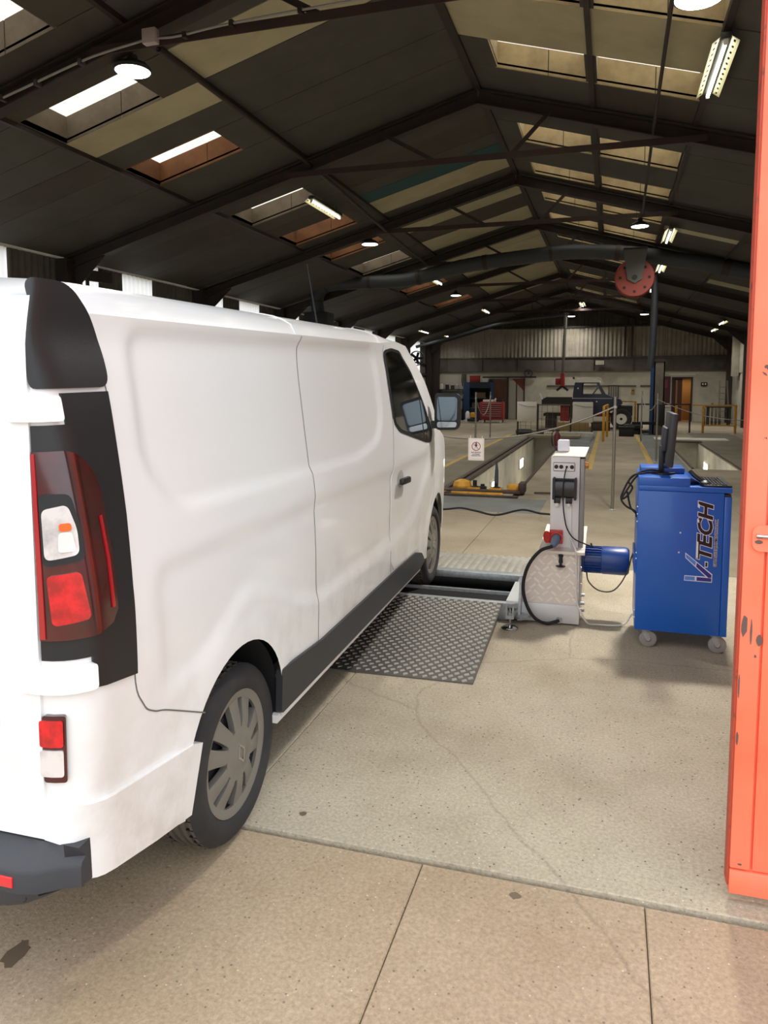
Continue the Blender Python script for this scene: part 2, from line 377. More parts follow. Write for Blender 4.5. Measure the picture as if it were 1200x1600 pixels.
for x0,x1,y0,y1,left in sky_cells:
    D=.33
    ln=random.choice((M_wood,M_lgrey,M_wood)) if left else M_lcream
    if left and abs(y0-7.36)<.1 or (left and abs(y0-12.4)<.1): ln=M_lgrey
    if left and y0>9 and y0<10 or (left and 14<y0<17): ln=M_wood
    b=MB(); w=.03
    slopebox(b,x0-w,x0,y0-w,y1+w,.001,D); slopebox(b,x1,x1+w,y0-w,y1+w,.001,D)
    lining=b
    s=MB(); slopebox(s,x0,x1,y0-w,y0,.001,D); slopebox(s,x0,x1,y1,y1+w,.001,D)
    sk=lining.obj('skylight',ln,ceiling,smooth=0)
    # far and near cheeks in two boards each
    xm=x0+(x1-x0)*.58
    for ys,ye in ((y0-w,y0),(y1,y1+w)):
        slopebox(MB(),x0,xm-.006,ys,ye,.001,D).obj('lining_board',ln,sk,smooth=0); slopebox(MB(),xm+.006,x1,ys,ye,.001,D).obj('lining_board',ln,sk,smooth=0)
        slopebox(MB(),xm-.006,xm+.006,ys+.01,ye-.01,.001,D).obj('lining_joint',M_steel_dk,sk,smooth=0)
    rows=[]; n=int((y1-y0+.3)/.012)
    for i in range(n+1):
        y=y0-.15+(y1-y0+.3)*i/n; dz=.022*math.sin(y*2*PI/.146)
        rows.append([(x,y,zc(x)+D+.03+dz) for x in (x0-.12,x1+.12)])
    MB().grid(rows).obj('roof_sheet',M_sheet,sk,smooth=60)
# purlins
for x,w in ((-6.77,.06),(-4.75,.06),(-2.0,.1),(-.35,.06),(1.0,.06),(2.6,.06)):
    d=.05
    MB().box(x-w/2,2.3,zc(x)-d,x+w/2,39.4,zc(x)+.03).obj('purlin',M_steel_dk,ceiling,smooth=0)
# portal frames
FY=[2.25,6.7,11.3,15.87,20.4,25.0,29.6,34.2,38.9]
M_col=M_steel_dk
def ibeam(b,p0,p1,w,h,up=(0,0,1)):
    p0=Vector(p0);p1=Vector(p1); d=(p1-p0).normalized(); u=Vector(up); r=d.cross(u).normalized(); u=r.cross(d)
    t=.018
    b.bar(p0+u*(h/2-t/2),p1+u*(h/2-t/2),w,t,up); b.bar(p0-u*(h/2-t/2),p1-u*(h/2-t/2),w,t,up); b.bar(p0,p1,.014,h-2*t,up); return b
for i,fy in enumerate(FY):
    for s,xe in ((-1,X0+.1),(1,X1-.1)):
        h=.2
        ibeam(MB(),(xe,fy,zc(xe)-h/2-.055),(RX,fy,ZR-h/2-.055),.16,h).obj('rafter',M_steel_dk,ceiling,smooth=0)
        MB().prism([(xe,zc(xe)-.2),(xe-s*.9,zc(xe-s*.9)-.2),(xe,zc(xe)-.75)],fy-.01,fy+.01,lambda a,b,c:(a,c,b)).obj('haunch_plate',M_steel_dk,ceiling,smooth=0)
    if 0<i<8:
        zt=5.1
        b=MB(); b.bar((-5.1,fy-.11,zt),(1.15,fy-.11,zt),.012,.09); b.bar((-5.1,fy-.08,zt+.04),(1.15,fy-.08,zt+.04),.07,.012)
        b.obj('collar_beam',M_steel_rd,ceiling,smooth=0)
        for xa,xb,za in ((-2.6,-3.4,zt),(-1.5,-.95,zt)):
            MB().bar((xa,fy-.1,za+.0),(xb,fy-.1,zc(xb)-.2),.06,.02,(0,1,0)).obj('brace',M_steel_dk,ceiling,smooth=0)
# longitudinal services conduit
MB().tube([(.45,6.5,5.42),(.46,11.3,5.22),(.5,16,5.12)],.022,8).obj('conduit',M_steel_dk,ceiling)
MB().tube(spline([(-4.72,7.2,5.33),(-4.66,11.2,5.24),(-4.75,15.5,5.1),(-4.9,20,5.05)]),.03,8).obj('conduit',M_steel_dk,ceiling)

# ------------------------------------------------------------------ walls
M_clad=mat('grey_cladding','#5d5a52',.8,noise=(2,'#4b4841',.4,.7))
M_cladp=mat('pale_cladding','#a39c8e',.75,noise=(1.5,'#857d6e',.4,.75))
M_cladd=mat('dark_cladding','#4a4640',.8,noise=(1.5,'#3d3933',.4,.75))
M_block=mat('white_blockwork','#b4afa0',.8,noise=(1.3,'#918a79',.45,.78))
M_band=mat('grey_beam_paint','#57524a',.7,noise=(2,'#453f38',.4,.7))
def corr(axis,a0,a1,z0,z1,fix,name,m,parent,pitch=.146,amp=.022,top=None):
    n=max(4,int((a1-a0)/pitch*8)); rows=[]
    for i in range(n+1):
        a=a0+(a1-a0)*i/n; d=fix+amp*math.sin(a*2*PI/pitch); zt=top(a) if top else z1
        rows.append([(d,a,z) if axis=='y' else (a,d,z) for z in (z0,zt)])
    return MB().grid(rows).obj(name,m,parent,smooth=60)
M_wsheet=M_sheet.copy(); M_wsheet.name='translucent_wall_sheet'
for _q in M_wsheet.node_tree.nodes:
    if _q.type=='BSDF_TRANSLUCENT': _q.inputs[0].default_value=(.97,.97,.95,1)
lw=MB(); lw.box(X0-.2,2.2,-.03,X0-.03,39.7,2.25); lw.box(X0-.2,2.2,4.02,X0-.03,39.7,4.12)
wl=lw.obj('wall_left',M_block,smooth=0); struct(wl,'left shed wall with a high strip of bright translucent sheets','wall')
LY=[(2.2,10.06,1),(10.06,11.0,0),(11.0,11.5,0),(11.5,12.3,1),(12.3,13.08,0),(13.08,14.07,1),(14.07,15.3,0),(15.3,16.12,0),(16.12,17.12,1),(17.12,18,0),(18,19.2,1),(19.2,20.6,0),(20.6,22,1),(22,23.2,0),(23.2,24.6,1),(24.6,26,0),(26,27.2,1),(27.2,28.6,0),(28.6,30,1),(30,31.4,0),(31.4,33,1),(33,35.7,0),(35.7,37.6,1),(37.6,39.7,0)]
for y0,y1,k in LY:
    corr('y',y0,y1,2.2,4.1,X0-.06,'translucent_sheet' if k else 'cladding_sheet',M_wsheet if k else M_clad,wl)
for fy in FY: MB().box(X0+.0,fy-.2,0,X0+.24,fy+.2,zc(X0)-.05).obj('column',M_steel_dk,wl,smooth=0)
MB().box(X0+.0,2.3,2.3,X0+.08,39.4,2.42).obj('sheeting_rail',M_steel_dk,wl,smooth=0); MB().box(X0,33,2.9,X0+.08,39.4,2.98).obj('sheeting_rail',M_steel_dk,wl,smooth=0)
MB().bar((X0+.1,11.3,3.78),(X0+.1,12.5,3.84),.06,.2).obj('bracket',M_steel_dk,wl,smooth=0); MB().box(X0+.08,11.78,3.3,X0+.12,11.84,3.75).obj('bracket',M_steel_dk,wl,smooth=0)
rw=MB().box(X1+.03,2.2,-.03,X1+.2,39.7,4.12); wr=rw.obj('wall_right',M_block,smooth=0); struct(wr,'pale right shed wall of blockwork and upright sheeting','wall')
for k in range(12):
    y0=2.3+k*3.1; corr('y',y0,y0+3.06,2.35,4.1,X1-.01,'cladding_sheet',M_cladp if k%3 else M_clad,wr)
for fy in FY: MB().box(X1-.24,fy-.1,0,X1-.0,fy+.1,zc(X1)-.05).obj('column',M_steel_dk,wr,smooth=0)
MB().box(X1-.1,33.5,2.1,X1-.02,34.4,2.9).obj('pipe_duct',M_steel_dk,wr,smooth=0); MB().box(X1-.28,36.6,2.2,X1-.04,37.2,4.0).obj('sheet_upstand',M_cladp,wr,smooth=0)
bwp=[(X0-.1,-.03),(2.92,-.03),(2.92,2.18),(3.8,2.18),(3.8,-.03),(X1+.1,-.03),(X1+.1,zc(X1)+.1),(RX,ZR+.1),(X0-.1,zc(X0)+.1)]
wb=MB().prism(bwp,39.55,39.75,lambda a,b,c:(a,c,b)).obj('wall_back',M_cladd,smooth=0); struct(wb,'back gable wall with white blockwork below and corrugated sheeting above','wall')
MB().prism([(X0,0),(2.92,0),(2.92,2.18),(3.8,2.18),(3.8,0),(X1,0),(X1,2.5),(X0,2.5)],39.5,39.548,lambda a,b,c:(a,c,b)).obj('blockwork',M_block,wb,smooth=0)
for i in range(5):
    a=X0+3*i; corr('x',a+.01,a+2.99,3.25,4.1,39.5,'corrugated_sheet',M_cladp,wb,amp=.03,pitch=.2,top=lambda x:min(4.75,zc(x)-.05))
    corr('x',a+.01,a+2.99,4.8,5,39.51,'corrugated_sheet',M_cladd,wb,amp=.03,pitch=.2,top=lambda x:max(4.8,zc(x)+.02))
MB().box(X0,39.38,2.5,X1,39.5,2.56).obj('beam_flange',M_band,wb,smooth=0); MB().box(X0,39.44,2.56,X1,39.5,3.2).obj('beam_web',M_band,wb,smooth=0); MB().box(X0,39.38,3.2,X1,39.5,3.25).obj('beam_flange',M_band,wb,smooth=0)
for k in range(8): MB().box(X0+1+k*1.9,39.38,2.56,X0+1.02+k*1.9,39.44,3.2).obj('stiffener',M_band,wb,smooth=0)
MB().box(-6,39.4,4.72,X1-1.6,39.48,4.8).obj('gable_rail',M_steel_dk,wb,smooth=0)
for x in (.62,.95): MB().box(x-.05,39.35,3.2,x+.05,39.44,zc(x)-.1).obj('gable_post',M_steel_dk,wb,smooth=0)
MB().box(X0+.2,39.2,0,X0+.6,39.4,4.0).obj('gable_post',M_steel_dk,wb,smooth=0)
for a,c in ((-3.2,1.2),(1.4,2.1)): MB().box(a,39.45,1.72,c,39.499,1.8).obj('wall_trunking',M_band,wb,smooth=0)
# front wall with the doorway we look through
M_front=mat('front_cladding','#b9b6ad',.7,noise=(2,'#a09c92',.4,.7))
b=MB(); yf0,yf1=2.2,2.3
b.prism([(X0-.2,-.03),(-4.7,-.03),(-4.7,4.3),(1.9,4.3),(1.9,-.03),(X1+.2,-.03),(X1+.2,zc(X1)+.1),(RX,ZR+.1),(X0-.2,zc(X0)+.1)],2.72,2.84,lambda a,c,d:(a,d,c))
wf=b.obj('wall_front',M_front,smooth=0); struct(wf,'front gable wall around the open vehicle doorway','wall')

# ------------------------------------------------------------------ lamps
M_glow=mat('lamp_lens_glow','#ffffff',.4,emit=14,ecol='#fff8ea')
M_tubeg=mat('fluorescent_tube_glow','#ffffff',.4,emit=9,ecol='#fdfbe6')
M_house=mat('lamp_housing_grey','#3a3a3a',.5)
M_refl=mat('slotted_reflector','#d8d4ae',.45)
def area(name,parent,loc,sx_,sy_,power,col=(1,.96,.9),spread=150,disk=False):
    l=bpy.data.lights.new(name,'AREA'); l.shape='DISK' if disk else 'RECTANGLE'; l.size=sx_
    if not disk: l.size_y=sy_
    l.energy=power; l.color=col; l.spread=R(spread)
    o=link(name,l,parent); o.location=loc; return o
HB=[(-4.84,6.9,5.0,'round LED lamp glowing under the nearest left rafter'),(.62,7.0,4.98,'round LED lamp cut by the top edge of the picture'),(-5.24,16.05,4.9,'round LED lamp beside the rusty left skylights'),(.49,16.85,5.1,'round LED lamp beside the second slotted tube light on the right'),(-5.26,25.75,4.89,'round LED lamp on the left slope below the grey duct'),(-1.98,38.3,5.2,'farthest round LED lamp, high on the back gable'),(1.3,34.6,4.87,'small round LED lamp right of the thick hanging hose')]
def highbay(i,x,y,z,lab,pw):
    t=thing('round_lamp',lab,'lamp',(x,y,z),group='round LED lamps')
    r=.19 if i!=1 else .21
    MB().lathe([(0,.16),(.05,.16),(.06,.11),(r*.8,.07),(r,.03),(r,.0),(r-.012,-.002),(r-.012,.012)],n=28).obj('housing',M_house,t)
    MB().lathe([(r-.013,.004),(r-.02,-.006),(0,-.014)],n=28).obj('lens',M_glow,t)
    MB().cyl((0,0,.15),(0,0,zc(x)-z-.02),.012,n=8).obj('hanger',M_steel_dk,t)
    area('light',t,(0,0,-.03),2*r-.04,0,pw,disk=True)
for i,h in enumerate(HB): highbay(i,*h,POWER_H[i])
TB=[(-5.22,13.35,5.05,'tube light beside the grey-lined left skylight'),(.99,9.0,5.12,'nearest tube light with slotted cream reflector, top right'),(1.14,18.05,5.07,'second slotted tube light on the right slope'),(-5.34,23.1,5.02,'tube light just under the grey duct on the left'),(-5.34,32.9,5.02,'tube light right of the left slope round lamp'),(-8.2,33.1,4.2,'low tube light near the left wall window'),(-8.0,37.6,4.25,'farthest tube light on the left, by the back wall'),(1.23,27.25,5.05,'tube light behind the big red hose reel'),(4.25,35.75,4.2,'lower of the pair of far right tube lights'),(4.13,32.3,4.23,'upper of the pair of far right tube lights'),(-1.3,34.0,5.3,'tube light at the top of the exhaust hose drop'),(1.25,22.6,5.05,'tube light half hidden behind the red hose reel')]
def tubelight(x,y,z,lab,pw,slots):
    t=thing('tube_light',lab,'lamp',(x,y,z),group='tube lights'); L=1.5
    MB().box(-.05,-L/2,.03,.05,L/2,.09,.008).obj('housing',M_house,t)
    for s in (-1,1):
        b=MB(); n=11 if slots else 1
        # reflector wing: rails plus webs leave real slots
        def P(u,v): return (s*(.05+u*.075),-L/2+v*L,.045-u*.055)
        def strip(u0,u1,v0,v1):
            p=[P(u0,v0),P(u1,v0),P(u1,v1),P(u0,v1)]; q=[(a,b_,c+.004) for a,b_,c in p]; b.hexa(p+q)
        if slots:
            strip(0,.35,0,1); strip(.62,1,0,1)
            for k in range(n+1):
                v=k/n; strip(.35,.62,max(0,v-.028),min(1,v+.028))
        else: strip(0,1,0,1)
        b.obj('reflector',M_refl,t,smooth=0)
    MB().cyl((0,-L/2+.04,-.0),(0,L/2-.04,-.0),.019,n=10).obj('tube',M_tubeg,t)
    for e in (-1,1):
        MB().box(-.02,e*(L/2-.03)-.015,-.02,.02,e*(L/2-.03)+.015,.035).obj('lampholder',M_white,t,smooth=0)
        MB().cyl((0,e*.55,.08),(0,e*.55,zc(x)-z-.0),.006,n=6).obj('hanger',M_steel_dk,t)
    area('light',t,(0,0,-.035),.12,1.4,pw)
for i,h in enumerate(TB): tubelight(*h,POWER_T[i],i<3)
# nearest conduit with junction box along the first collar
t=thing('cable_conduit','grey cable run with junction box clipped along the nearest roof beam','cable',(0,6.55,0))
MB().tube(spline([(-6.6,0,4.66),(-5.9,0,4.83),(-5.3,0,4.98),(-4.95,0,5.05),(-4.38,0,5.12)],6),.012,8).obj('cable',mat('grey_cable','#8e8b86',.6),t)
MB().tube(spline([(-4.38,0,5.12),(-4.1,0,5.1),(-3.6,0,5.135),(-2.8,0,5.16),(-1.8,0,5.17),(-.6,0,5.15),(.6,0,5.16)],6),.012,8).obj('cable',MATS['grey_cable'],t)
MB().box(-4.45,-.05,5.06,-4.3,.03,5.2,.008).obj('junction_box',mat('junction_box_pink','#a99a94',.6),t)
for x,z in ((-6.2,4.76),(-5.75,4.86),(-5.2,5.0),(-4.0,5.1),(-3.5,5.14),(-2.8,5.16),(-2.0,5.17)): MB().box(x-.02,-.025,z-.03,x+.02,.05,z+.025).obj('clip',M_steel_dk,t,smooth=0)
# ------------------------------------------------------------------ van (local: y forward, x right, origin on the ground under the rear axle)
M_vw=bpy.data.materials.new('white_van_paint'); M_vw.use_nodes=True
def _vp():
    n=M_vw.node_tree; L=n.links; b=n.nodes['Principled BSDF']
    b.inputs['Roughness'].default_value=.38; b.inputs['Coat Weight'].default_value=.6; b.inputs['Coat Roughness'].default_value=.06
    t=n.nodes.new('ShaderNodeTexCoord'); s=n.nodes.new('ShaderNodeSeparateXYZ'); L.new(t.outputs['Object'],s.inputs[0])
    z=n.nodes.new('ShaderNodeTexNoise'); z.inputs['Scale'].default_value=3; z.inputs['Detail'].default_value=7; z.inputs['Roughness'].default_value=.65; L.new(t.outputs['Object'],z.inputs['Vector'])
    # road film: patchy, only low on the body
    mr=n.nodes.new('ShaderNodeMapRange'); mr.inputs[1].default_value=1.0; mr.inputs[2].default_value=.35; L.new(s.outputs['Z'],mr.inputs[0])
    m=n.nodes.new('ShaderNodeMath'); m.operation='MULTIPLY'; L.new(mr.outputs[0],m.inputs[0])
    r=n.nodes.new('ShaderNodeValToRGB'); r.color_ramp.elements[0].position=.45; r.color_ramp.elements[1].position=.75; L.new(z.outputs[0],r.inputs[0]); L.new(r.outputs[0],m.inputs[1])
    x=n.nodes.new('ShaderNodeMix'); x.data_type='RGBA'; L.new(m.outputs[0],x.inputs[0]); x.inputs[6].default_value=(.85,.85,.845,1); x.inputs[7].default_value=(.52,.48,.4,1)
    L.new(x.outputs[2],b.inputs['Base Color'])
_vp()
M_clad_blk=mat('black_cladding_plastic','#1c1d1f',.42,bump=.08,bscale=400)
M_step=mat('grey_black_bumper_plastic','#35363a',.6,bump=.15,bscale=300)
M_sill=mat('dark_grey_sill','#2c2e32',.5)
M_glassd=mat('dark_tinted_glass','#0c0f10',.04,0,1,spec=.7)
M_lampred=mat('deep_red_lens','#4c0810',.15,0,1,noise=(9,'#2a0509',.4,.7))
M_lampbr=mat('bright_red_lens','#d80c1c',.18,0,1,noise=(25,'#a00812',.4,.65))
M_lampcl=mat('clear_lens','#e2dcd9',.12,.15,1,noise=(14,'#b5adab',.45,.75))
M_amber=mat('amber_bulb','#e0641c',.3)
M_seam=mat('panel_gap','#6d6c68',.8)
M_tyre=mat('tyre_rubber','#2b2a2b',.85,noise=(5,'#383634',.4,.7),bump=.1,bscale=200)
M_tread=mat('dusty_tread','#5c554b',.95,noise=(8,'#45403a',.4,.7))
M_cover=mat('silver_grey_wheel_cover','#8f8b84',.42,.55)
M_hubdk=mat('brake_dark','#222226',.6,.4)
M_liner=mat('wheel_arch_liner','#0d0d0e',.95)
M_mirr=mat('mirror_glass','#6a7478',.06,1)

van=thing('van','white panel van parked in the doorway with its front wheels on the rollers','van',(-2.2647,2.4536,0),.0162)
van.rotation_euler=(.0217,0,.0162)
WBV=3.498
PZ=[.25,.45,.7,.95,1.15,1.3,1.5,1.7,1.85,1.93,1.98,2.03,2.055,2.07,2.08]
PD=[.035,.02,.008,0,.004,.02,.045,.075,.105,.13,.155,.20,.27,.37,.978]
SZ=[.25+i*.01 for i in range(169)]
_raw=[interp(z,PZ[:12],PD[:12]) for z in SZ]
_sm=_raw[:]
for _ in range(3): _sm=[sum(_sm[max(0,i-4):i+5])/len(_sm[max(0,i-4):i+5]) for i in range(len(_sm))]
def dz(z): return interp(z,SZ,_sm)
def inpoly_d(y,z,P): # signed distance, negative inside
    ins=False; d=1e9; n=len(P)
    for i in range(n):
        (a,b),(c,e)=P[i],P[(i+1)%n]
        if (b>z)!=(e>z) and y<(c-a)*(z-b)/(e-b)+a: ins=not ins
        t=max(0,min(1,((y-a)*(c-a)+(z-b)*(e-b))/((c-a)**2+(e-b)**2+1e-12)))
        d=min(d,math.hypot(y-a-t*(c-a),z-b-t*(e-b)))
    return -d if ins else d
def roundpoly(P,r,k=6):
    out=[];n=len(P)
    for i in range(n):
        a,b,c=Vector(P[i-1]),Vector(P[i]),Vector(P[(i+1)%n]); u=(a-b);v=(c-b); q=min(r,u.length*.45,v.length*.45)
        p0=b+u.normalized()*q;p1=b+v.normalized()*q
        for j in range(k+1):
            t=j/k; p=p0*(1-t)**2+b*2*t*(1-t)+p1*t*t; out.append((p.x,p.y))
    return out
REC1=roundpoly([(-.51,1.938),(.79,1.944),(2.0,1.955),(2.06,1.875),(2.0,1.5),(1.85,1.36),(1.45,1.305),(.74,1.322),(-.40,1.355),(-.56,1.52)],.1)
REC2=roundpoly([(-.575,1.225),(.72,1.205),(2.03,1.165),(3.22,1.18),(3.1,1.02),(2.9,.92),(2.68,.75),(2.35,.70),(1.5,.68),(.8,.70),(.48,.78),(.28,.90),(.02,.97),(-.16,.88),(-.3,.82),(-.56,.80)],.1)
def feat(y,z):
    o=0
    if -.7<y<2.2 and z>1.2: o-= .016*(1-sstep(-.035,.008,inpoly_d(y,z,REC1)))
    if -.7<y<3.35 and .6<z<1.3:
        o-= .014*(1-sstep(-.06,.02,inpoly_d(y,z,REC2)))*(1 if y<1.9 else 1-.0*(y-1.9))
    for wy,wz in ((-.05,.40),(WBV,.40)):
        d=math.hypot(y-wy,z-wz)
        if d<.6: o+=.010*(1-sstep(.40,.52,d))
    return o
def Xs(y): return .978-(max(0,y-3.0)**2)*.06-(max(0,y-4.1)**2)*.9
def S(u,z,off=0,fe=True):
    d=dz(z)
    if u>=-.83:
        return Vector((Xs(u)-d+off+(feat(u,z) if fe else 0),u,z))
    s=-.83-u; r=.12; L=r*PI/2; rear=.0217*z+.03*sstep(1.85,2.05,z)
    rx=r-d
    if s<=L:
        p=s/r; nx,ny=math.cos(p),-math.sin(p)
        return Vector((.858+rx*math.cos(p)+nx*off,-.83-r*math.sin(p)+ny*off+rear*math.sin(p),z))
    return Vector((.858-(s-L),-.95-off+rear,z))
UR=-.83-.12*PI/2   # u at which the flat rear begins (x = .858-d)
def u_rear(x,z): return UR-(.858-x)
def bisect_grid(poly,du,dv):
    bm=bmesh.new(); f=bm.faces.new([bm.verts.new((a,b,0)) for a,b in poly])
    if f.normal.z<0: f.normal_flip()
    us=[a for a,b in poly]; vs=[b for a,b in poly]
    for lo,hi,st,ax in ((min(us),max(us),du,0),(min(vs),max(vs),dv,1)):
        n=int((hi-lo)/st)
        for i in range(1,n+1):
            c=lo+(hi-lo)*i/(n+1); co=Vector((c,0,0)) if ax==0 else Vector((0,c,0)); no=Vector((1,0,0)) if ax==0 else Vector((0,1,0))
            bmesh.ops.bisect_plane(bm,geom=bm.verts[:]+bm.edges[:]+bm.faces[:],plane_co=co,plane_no=no,dist=1e-5)
    bmesh.ops.triangulate(bm,faces=[f for f in bm.faces if len(f.verts)>4]); return bm
def patch(name,poly,m,parent,off=0,thick=0,du=.05,dv=.05,fn=None,mirror=False,fe=True,smooth=40):
    """a panel cut to an outline on the body surface, with turned-in edges"""
    bm=bisect_grid(poly,du,dv); fn=fn or S
    uv=[(v.co.x,v.co.y) for v in bm.verts]
    bd=set()
    if thick:
        be=[e for e in bm.edges if e.is_boundary]
        r=bmesh.ops.extrude_edge_only(bm,edges=be); nv=[g for g in r['geom'] if isinstance(g,bmesh.types.BMVert)]
        inner=set(nv)
    else: inner=set()
    for v in bm.verts:
        a,b=v.co.x,v.co.y; p=fn(a,b,off-(thick if v in inner else 0),fe) if fn is S else fn(a,b,off-(thick if v in inner else 0))
        v.co=p
        if mirror: v.co.x=-v.co.x
    bmesh.ops.recalc_face_normals(bm,faces=bm.faces[:])
    me=bpy.data.meshes.new(name); bm.to_mesh(me); bm.free(); me.materials.append(m)
    if smooth: me.shade_smooth(); me.set_sharp_from_angle(angle=R(smooth))
    return link(name,me,parent)
def arc(cy,cz,r,a0,a1,n=28): return [(cy+r*math.cos(R(a0+(a1-a0)*i/n)),cz+r*math.sin(R(a0+(a1-a0)*i/n))) for i in range(n+1)]
ZB=.33; ZT=1.965
APIL=[(2.55,2.0),(2.86,1.975),(3.1,1.87),(3.35,1.70),(3.65,1.42),(3.80,1.28)]
nose=[(4.05,1.22),(4.3,1.08),(4.42,.9),(4.44,.6),(4.4,.33)]
a_f=arc(WBV-.0,.40,.385,-10,190); a_r=arc(-.06,.40,.39,-10,190)
outer=[(-.86,.45),(-.93,.50),(-.945,.585),(UR,.585),(UR,1.95),(-.83,1.96),(2.2,ZT+.01)]+APIL[0:]+nose
lower=[(a,b) for a,b in a_f]+[(a,b) for a,b in a_r]
side_poly=outer+lower
for mir in (False,True):
    patch('body_side',side_poly,M_vw,van,0,0,.03 if not mir else .12,.022 if not mir else .1,mirror=mir)
ROOFDROP=lambda y:.035*(1-sstep(-.95,-.5,y))+.03*sstep(2.3,2.85,y)
# roof: swept across between the two cant rails
def roof_rows(y0,y1,n,zdrop):
    rows=[]
    for i in range(n+1):
        y=y0+(y1-y0)*i/n; row=[]
        for k in range(-14,15):
            t=k/14; w=Xs(y)-.142; q=abs(t)
            x=w*(1-(1-q)**1.25)*(1 if t>0 else -1); z=1.955+.135*(1-q**4.5)**.6
            row.append((x,y,z-zdrop(y)))
        rows.append(row)
    return rows
b=MB(); b.grid(roof_rows(-.94,2.84,60,ROOFDROP)); b.obj('roof',M_vw,van,60)
# windscreen, bonnet, nose
def skin(pts,bulge,name,m):
    rows=[]
    for (y,z,x,zb) in pts:
        rows.append([(x*k/10,y+bulge*(1-(abs(k)/10)**2.5),z+zb*(1-(k/10)**2)) for k in range(-10,11)])
    MB().grid(rows).obj(name,m,van,60)
def xa(y,z): return Xs(y)-dz(z)
skin([(2.80,1.985,.80,.05)]+[(y,z,xa(y,z),.01+.03*(i==0)) for i,(y,z) in enumerate(APIL[1:])],.12,'windscreen',M_glassd)
skin([(y,z,xa(y,z),.03) for y,z in [APIL[-1]]+nose[:2]],.14,'bonnet',M_vw)
skin([(y,z,xa(y,z),0) for y,z in nose[1:]],.2,'front_bumper',M_clad_blk)
MB().box(-.74,-.5,.32,.74,4.3,.38).obj('underbody',M_liner,van,smooth=0)
MB().box(-.80,-.84,.4,.80,-.82,1.9).obj('rear_bulkhead',M_liner,van,smooth=0)
for cy,r in ((-.06,.395),(WBV,.39)):
    for s in (-1,1):
        rows=[[(s*x,cy+r*math.cos(R(a)),.40+r*math.sin(R(a))) for x in (.55,.94 if cy<1 else .90)] for a in range(-12,193,6)]
        MB().grid(rows).obj('wheel_arch_liner',M_liner,van)
        MB().prism([(cy+r*math.cos(R(a)),.40+r*math.sin(R(a))) for a in range(-12,193,12)],.54,.56,lambda a,b,c:(s*c,a,b)).obj('wheel_arch_liner',M_liner,van)
# rear doors
for s in (-1,1):
    patch('rear_door',[(u_rear(.858,1.2) ,.575),(u_rear(.858,1.2),1.99),(u_rear(.004,1.2)-.0,1.99),(u_rear(.004,1.2),.575)],M_vw,van,.010,.03,.08,.06,mirror=s<0)
rd=patch('number_plate_recess',[(u_rear(.70,.8),.62),(u_rear(.70,.8),.80),(u_rear(.66,.8),.84),(u_rear(.1,.8),.84),(u_rear(.1,.8),.62)],M_vw,van,.016,.01,.1,.1)
st=patch('door_sticker',[(u_rear(.725,.9),.872),(u_rear(.62,.9),.872),(u_rear(.62,.9),.905),(u_rear(.725,.9),.905)],mat('pale_blue_sticker','#9cd0ee',.5),van,.0145,.001,.1,.1)
for k in range(2): patch('sticker_print',[(u_rear(.718-.028*j,.9),.879+.013*k) for j in (0,1)]+[(u_rear(.718-.028*j,.9),.885+.013*k) for j in (1,0)],mat('sticker_print_blue','#4a86b8',.5),st,.016,.0005,.1,.1)
MB().box(-.006,-.975,.56,.006,-.955,1.97).obj('door_gap',M_seam,van,smooth=0)
# corner claddings
cl1=patch('corner_cladding',roundpoly([(u_rear(.862,1.9),1.757),(u_rear(.862,1.9),1.96),(u_rear(.83,1.9),2.035),(-.76,2.035),(-.675,1.95),(-.65,1.85),(-.653,1.757)],.05),M_clad_blk,van,.010,.03,.03,.03,fe=False)
cl2=patch('corner_cladding',[(u_rear(.865,1.7),1.06),(u_rear(.865,1.7),1.665),(-.86,1.665),(-.86,1.745),(-.662,1.745),(-.675,1.4),(-.692,1.2),(-.70,.945),(-.88,.975),(-.88,1.06)],M_clad_blk,van,.008,.03,.03,.03,fe=False)
for s in (1,):
    m1=patch('corner_cladding',[(u_rear(.862,1.9),1.757),(u_rear(.862,1.9),1.99),(-.70,2.0),(-.655,1.757)],M_clad_blk,van,.010,.03,.06,.06,mirror=True,fe=False)
    m2=patch('corner_cladding',[(u_rear(.865,1.7),.97),(u_rear(.865,1.7),1.745),(-.662,1.745),(-.692,1.2),(-.70,.945)],M_clad_blk,van,.008,.03,.06,.06,mirror=True,fe=False)
# hinges
for z0,z1 in ((1.675,1.74),(.975,1.045)):
    patch('hinge',roundpoly([(u_rear(.80,z0),z0),(u_rear(.80,z0),z1),(-.875,z1),(-.875,z0)],.012),M_vw,van,.022,.03,.03,.03,fe=False)
# tail lamps
LU=u_rear(.868,1.3)
lamp_poly=[(LU,1.115),(LU,1.60),(-.90,1.60)]+[( -.90+.125*math.sin(t),1.47+.13*math.cos(t)) for t in [PI/2*i/8 for i in range(1,9)]]+[(-.768,1.3),(-.775,1.16),(-.80,1.13),(-.86,1.115)]
tl=patch('tail_lamp',lamp_poly,M_lampred,van,.014,.03,.025,.04,fe=False)
patch('clear_lens',roundpoly([(LU+.028,1.325),(LU+.028,1.455),(-.908,1.465),(-.890,1.40),(-.892,1.335)],.018),M_lampcl,tl,.022,.01,.03,.03,fe=False)
patch('lens_surround',roundpoly([(LU+.02,1.308),(LU+.02,1.495),(-.894,1.49),(-.876,1.40),(-.876,1.318)],.02),M_black,tl,.018,.006,.03,.03,fe=False)
patch('amber_bulb',roundpoly([(-.937,1.398),(-.937,1.418),(-.905,1.418),(-.905,1.398)],.008),M_amber,tl,.0245,.004,.03,.03,fe=False)
patch('reflector_cup',roundpoly([(-.945,1.345),(-.94,1.395),(-.905,1.395),(-.9,1.345)],.01),mat('bright_reflector','#f2f0ee',.15,.3),tl,.0245,.004,.03,.03,fe=False)
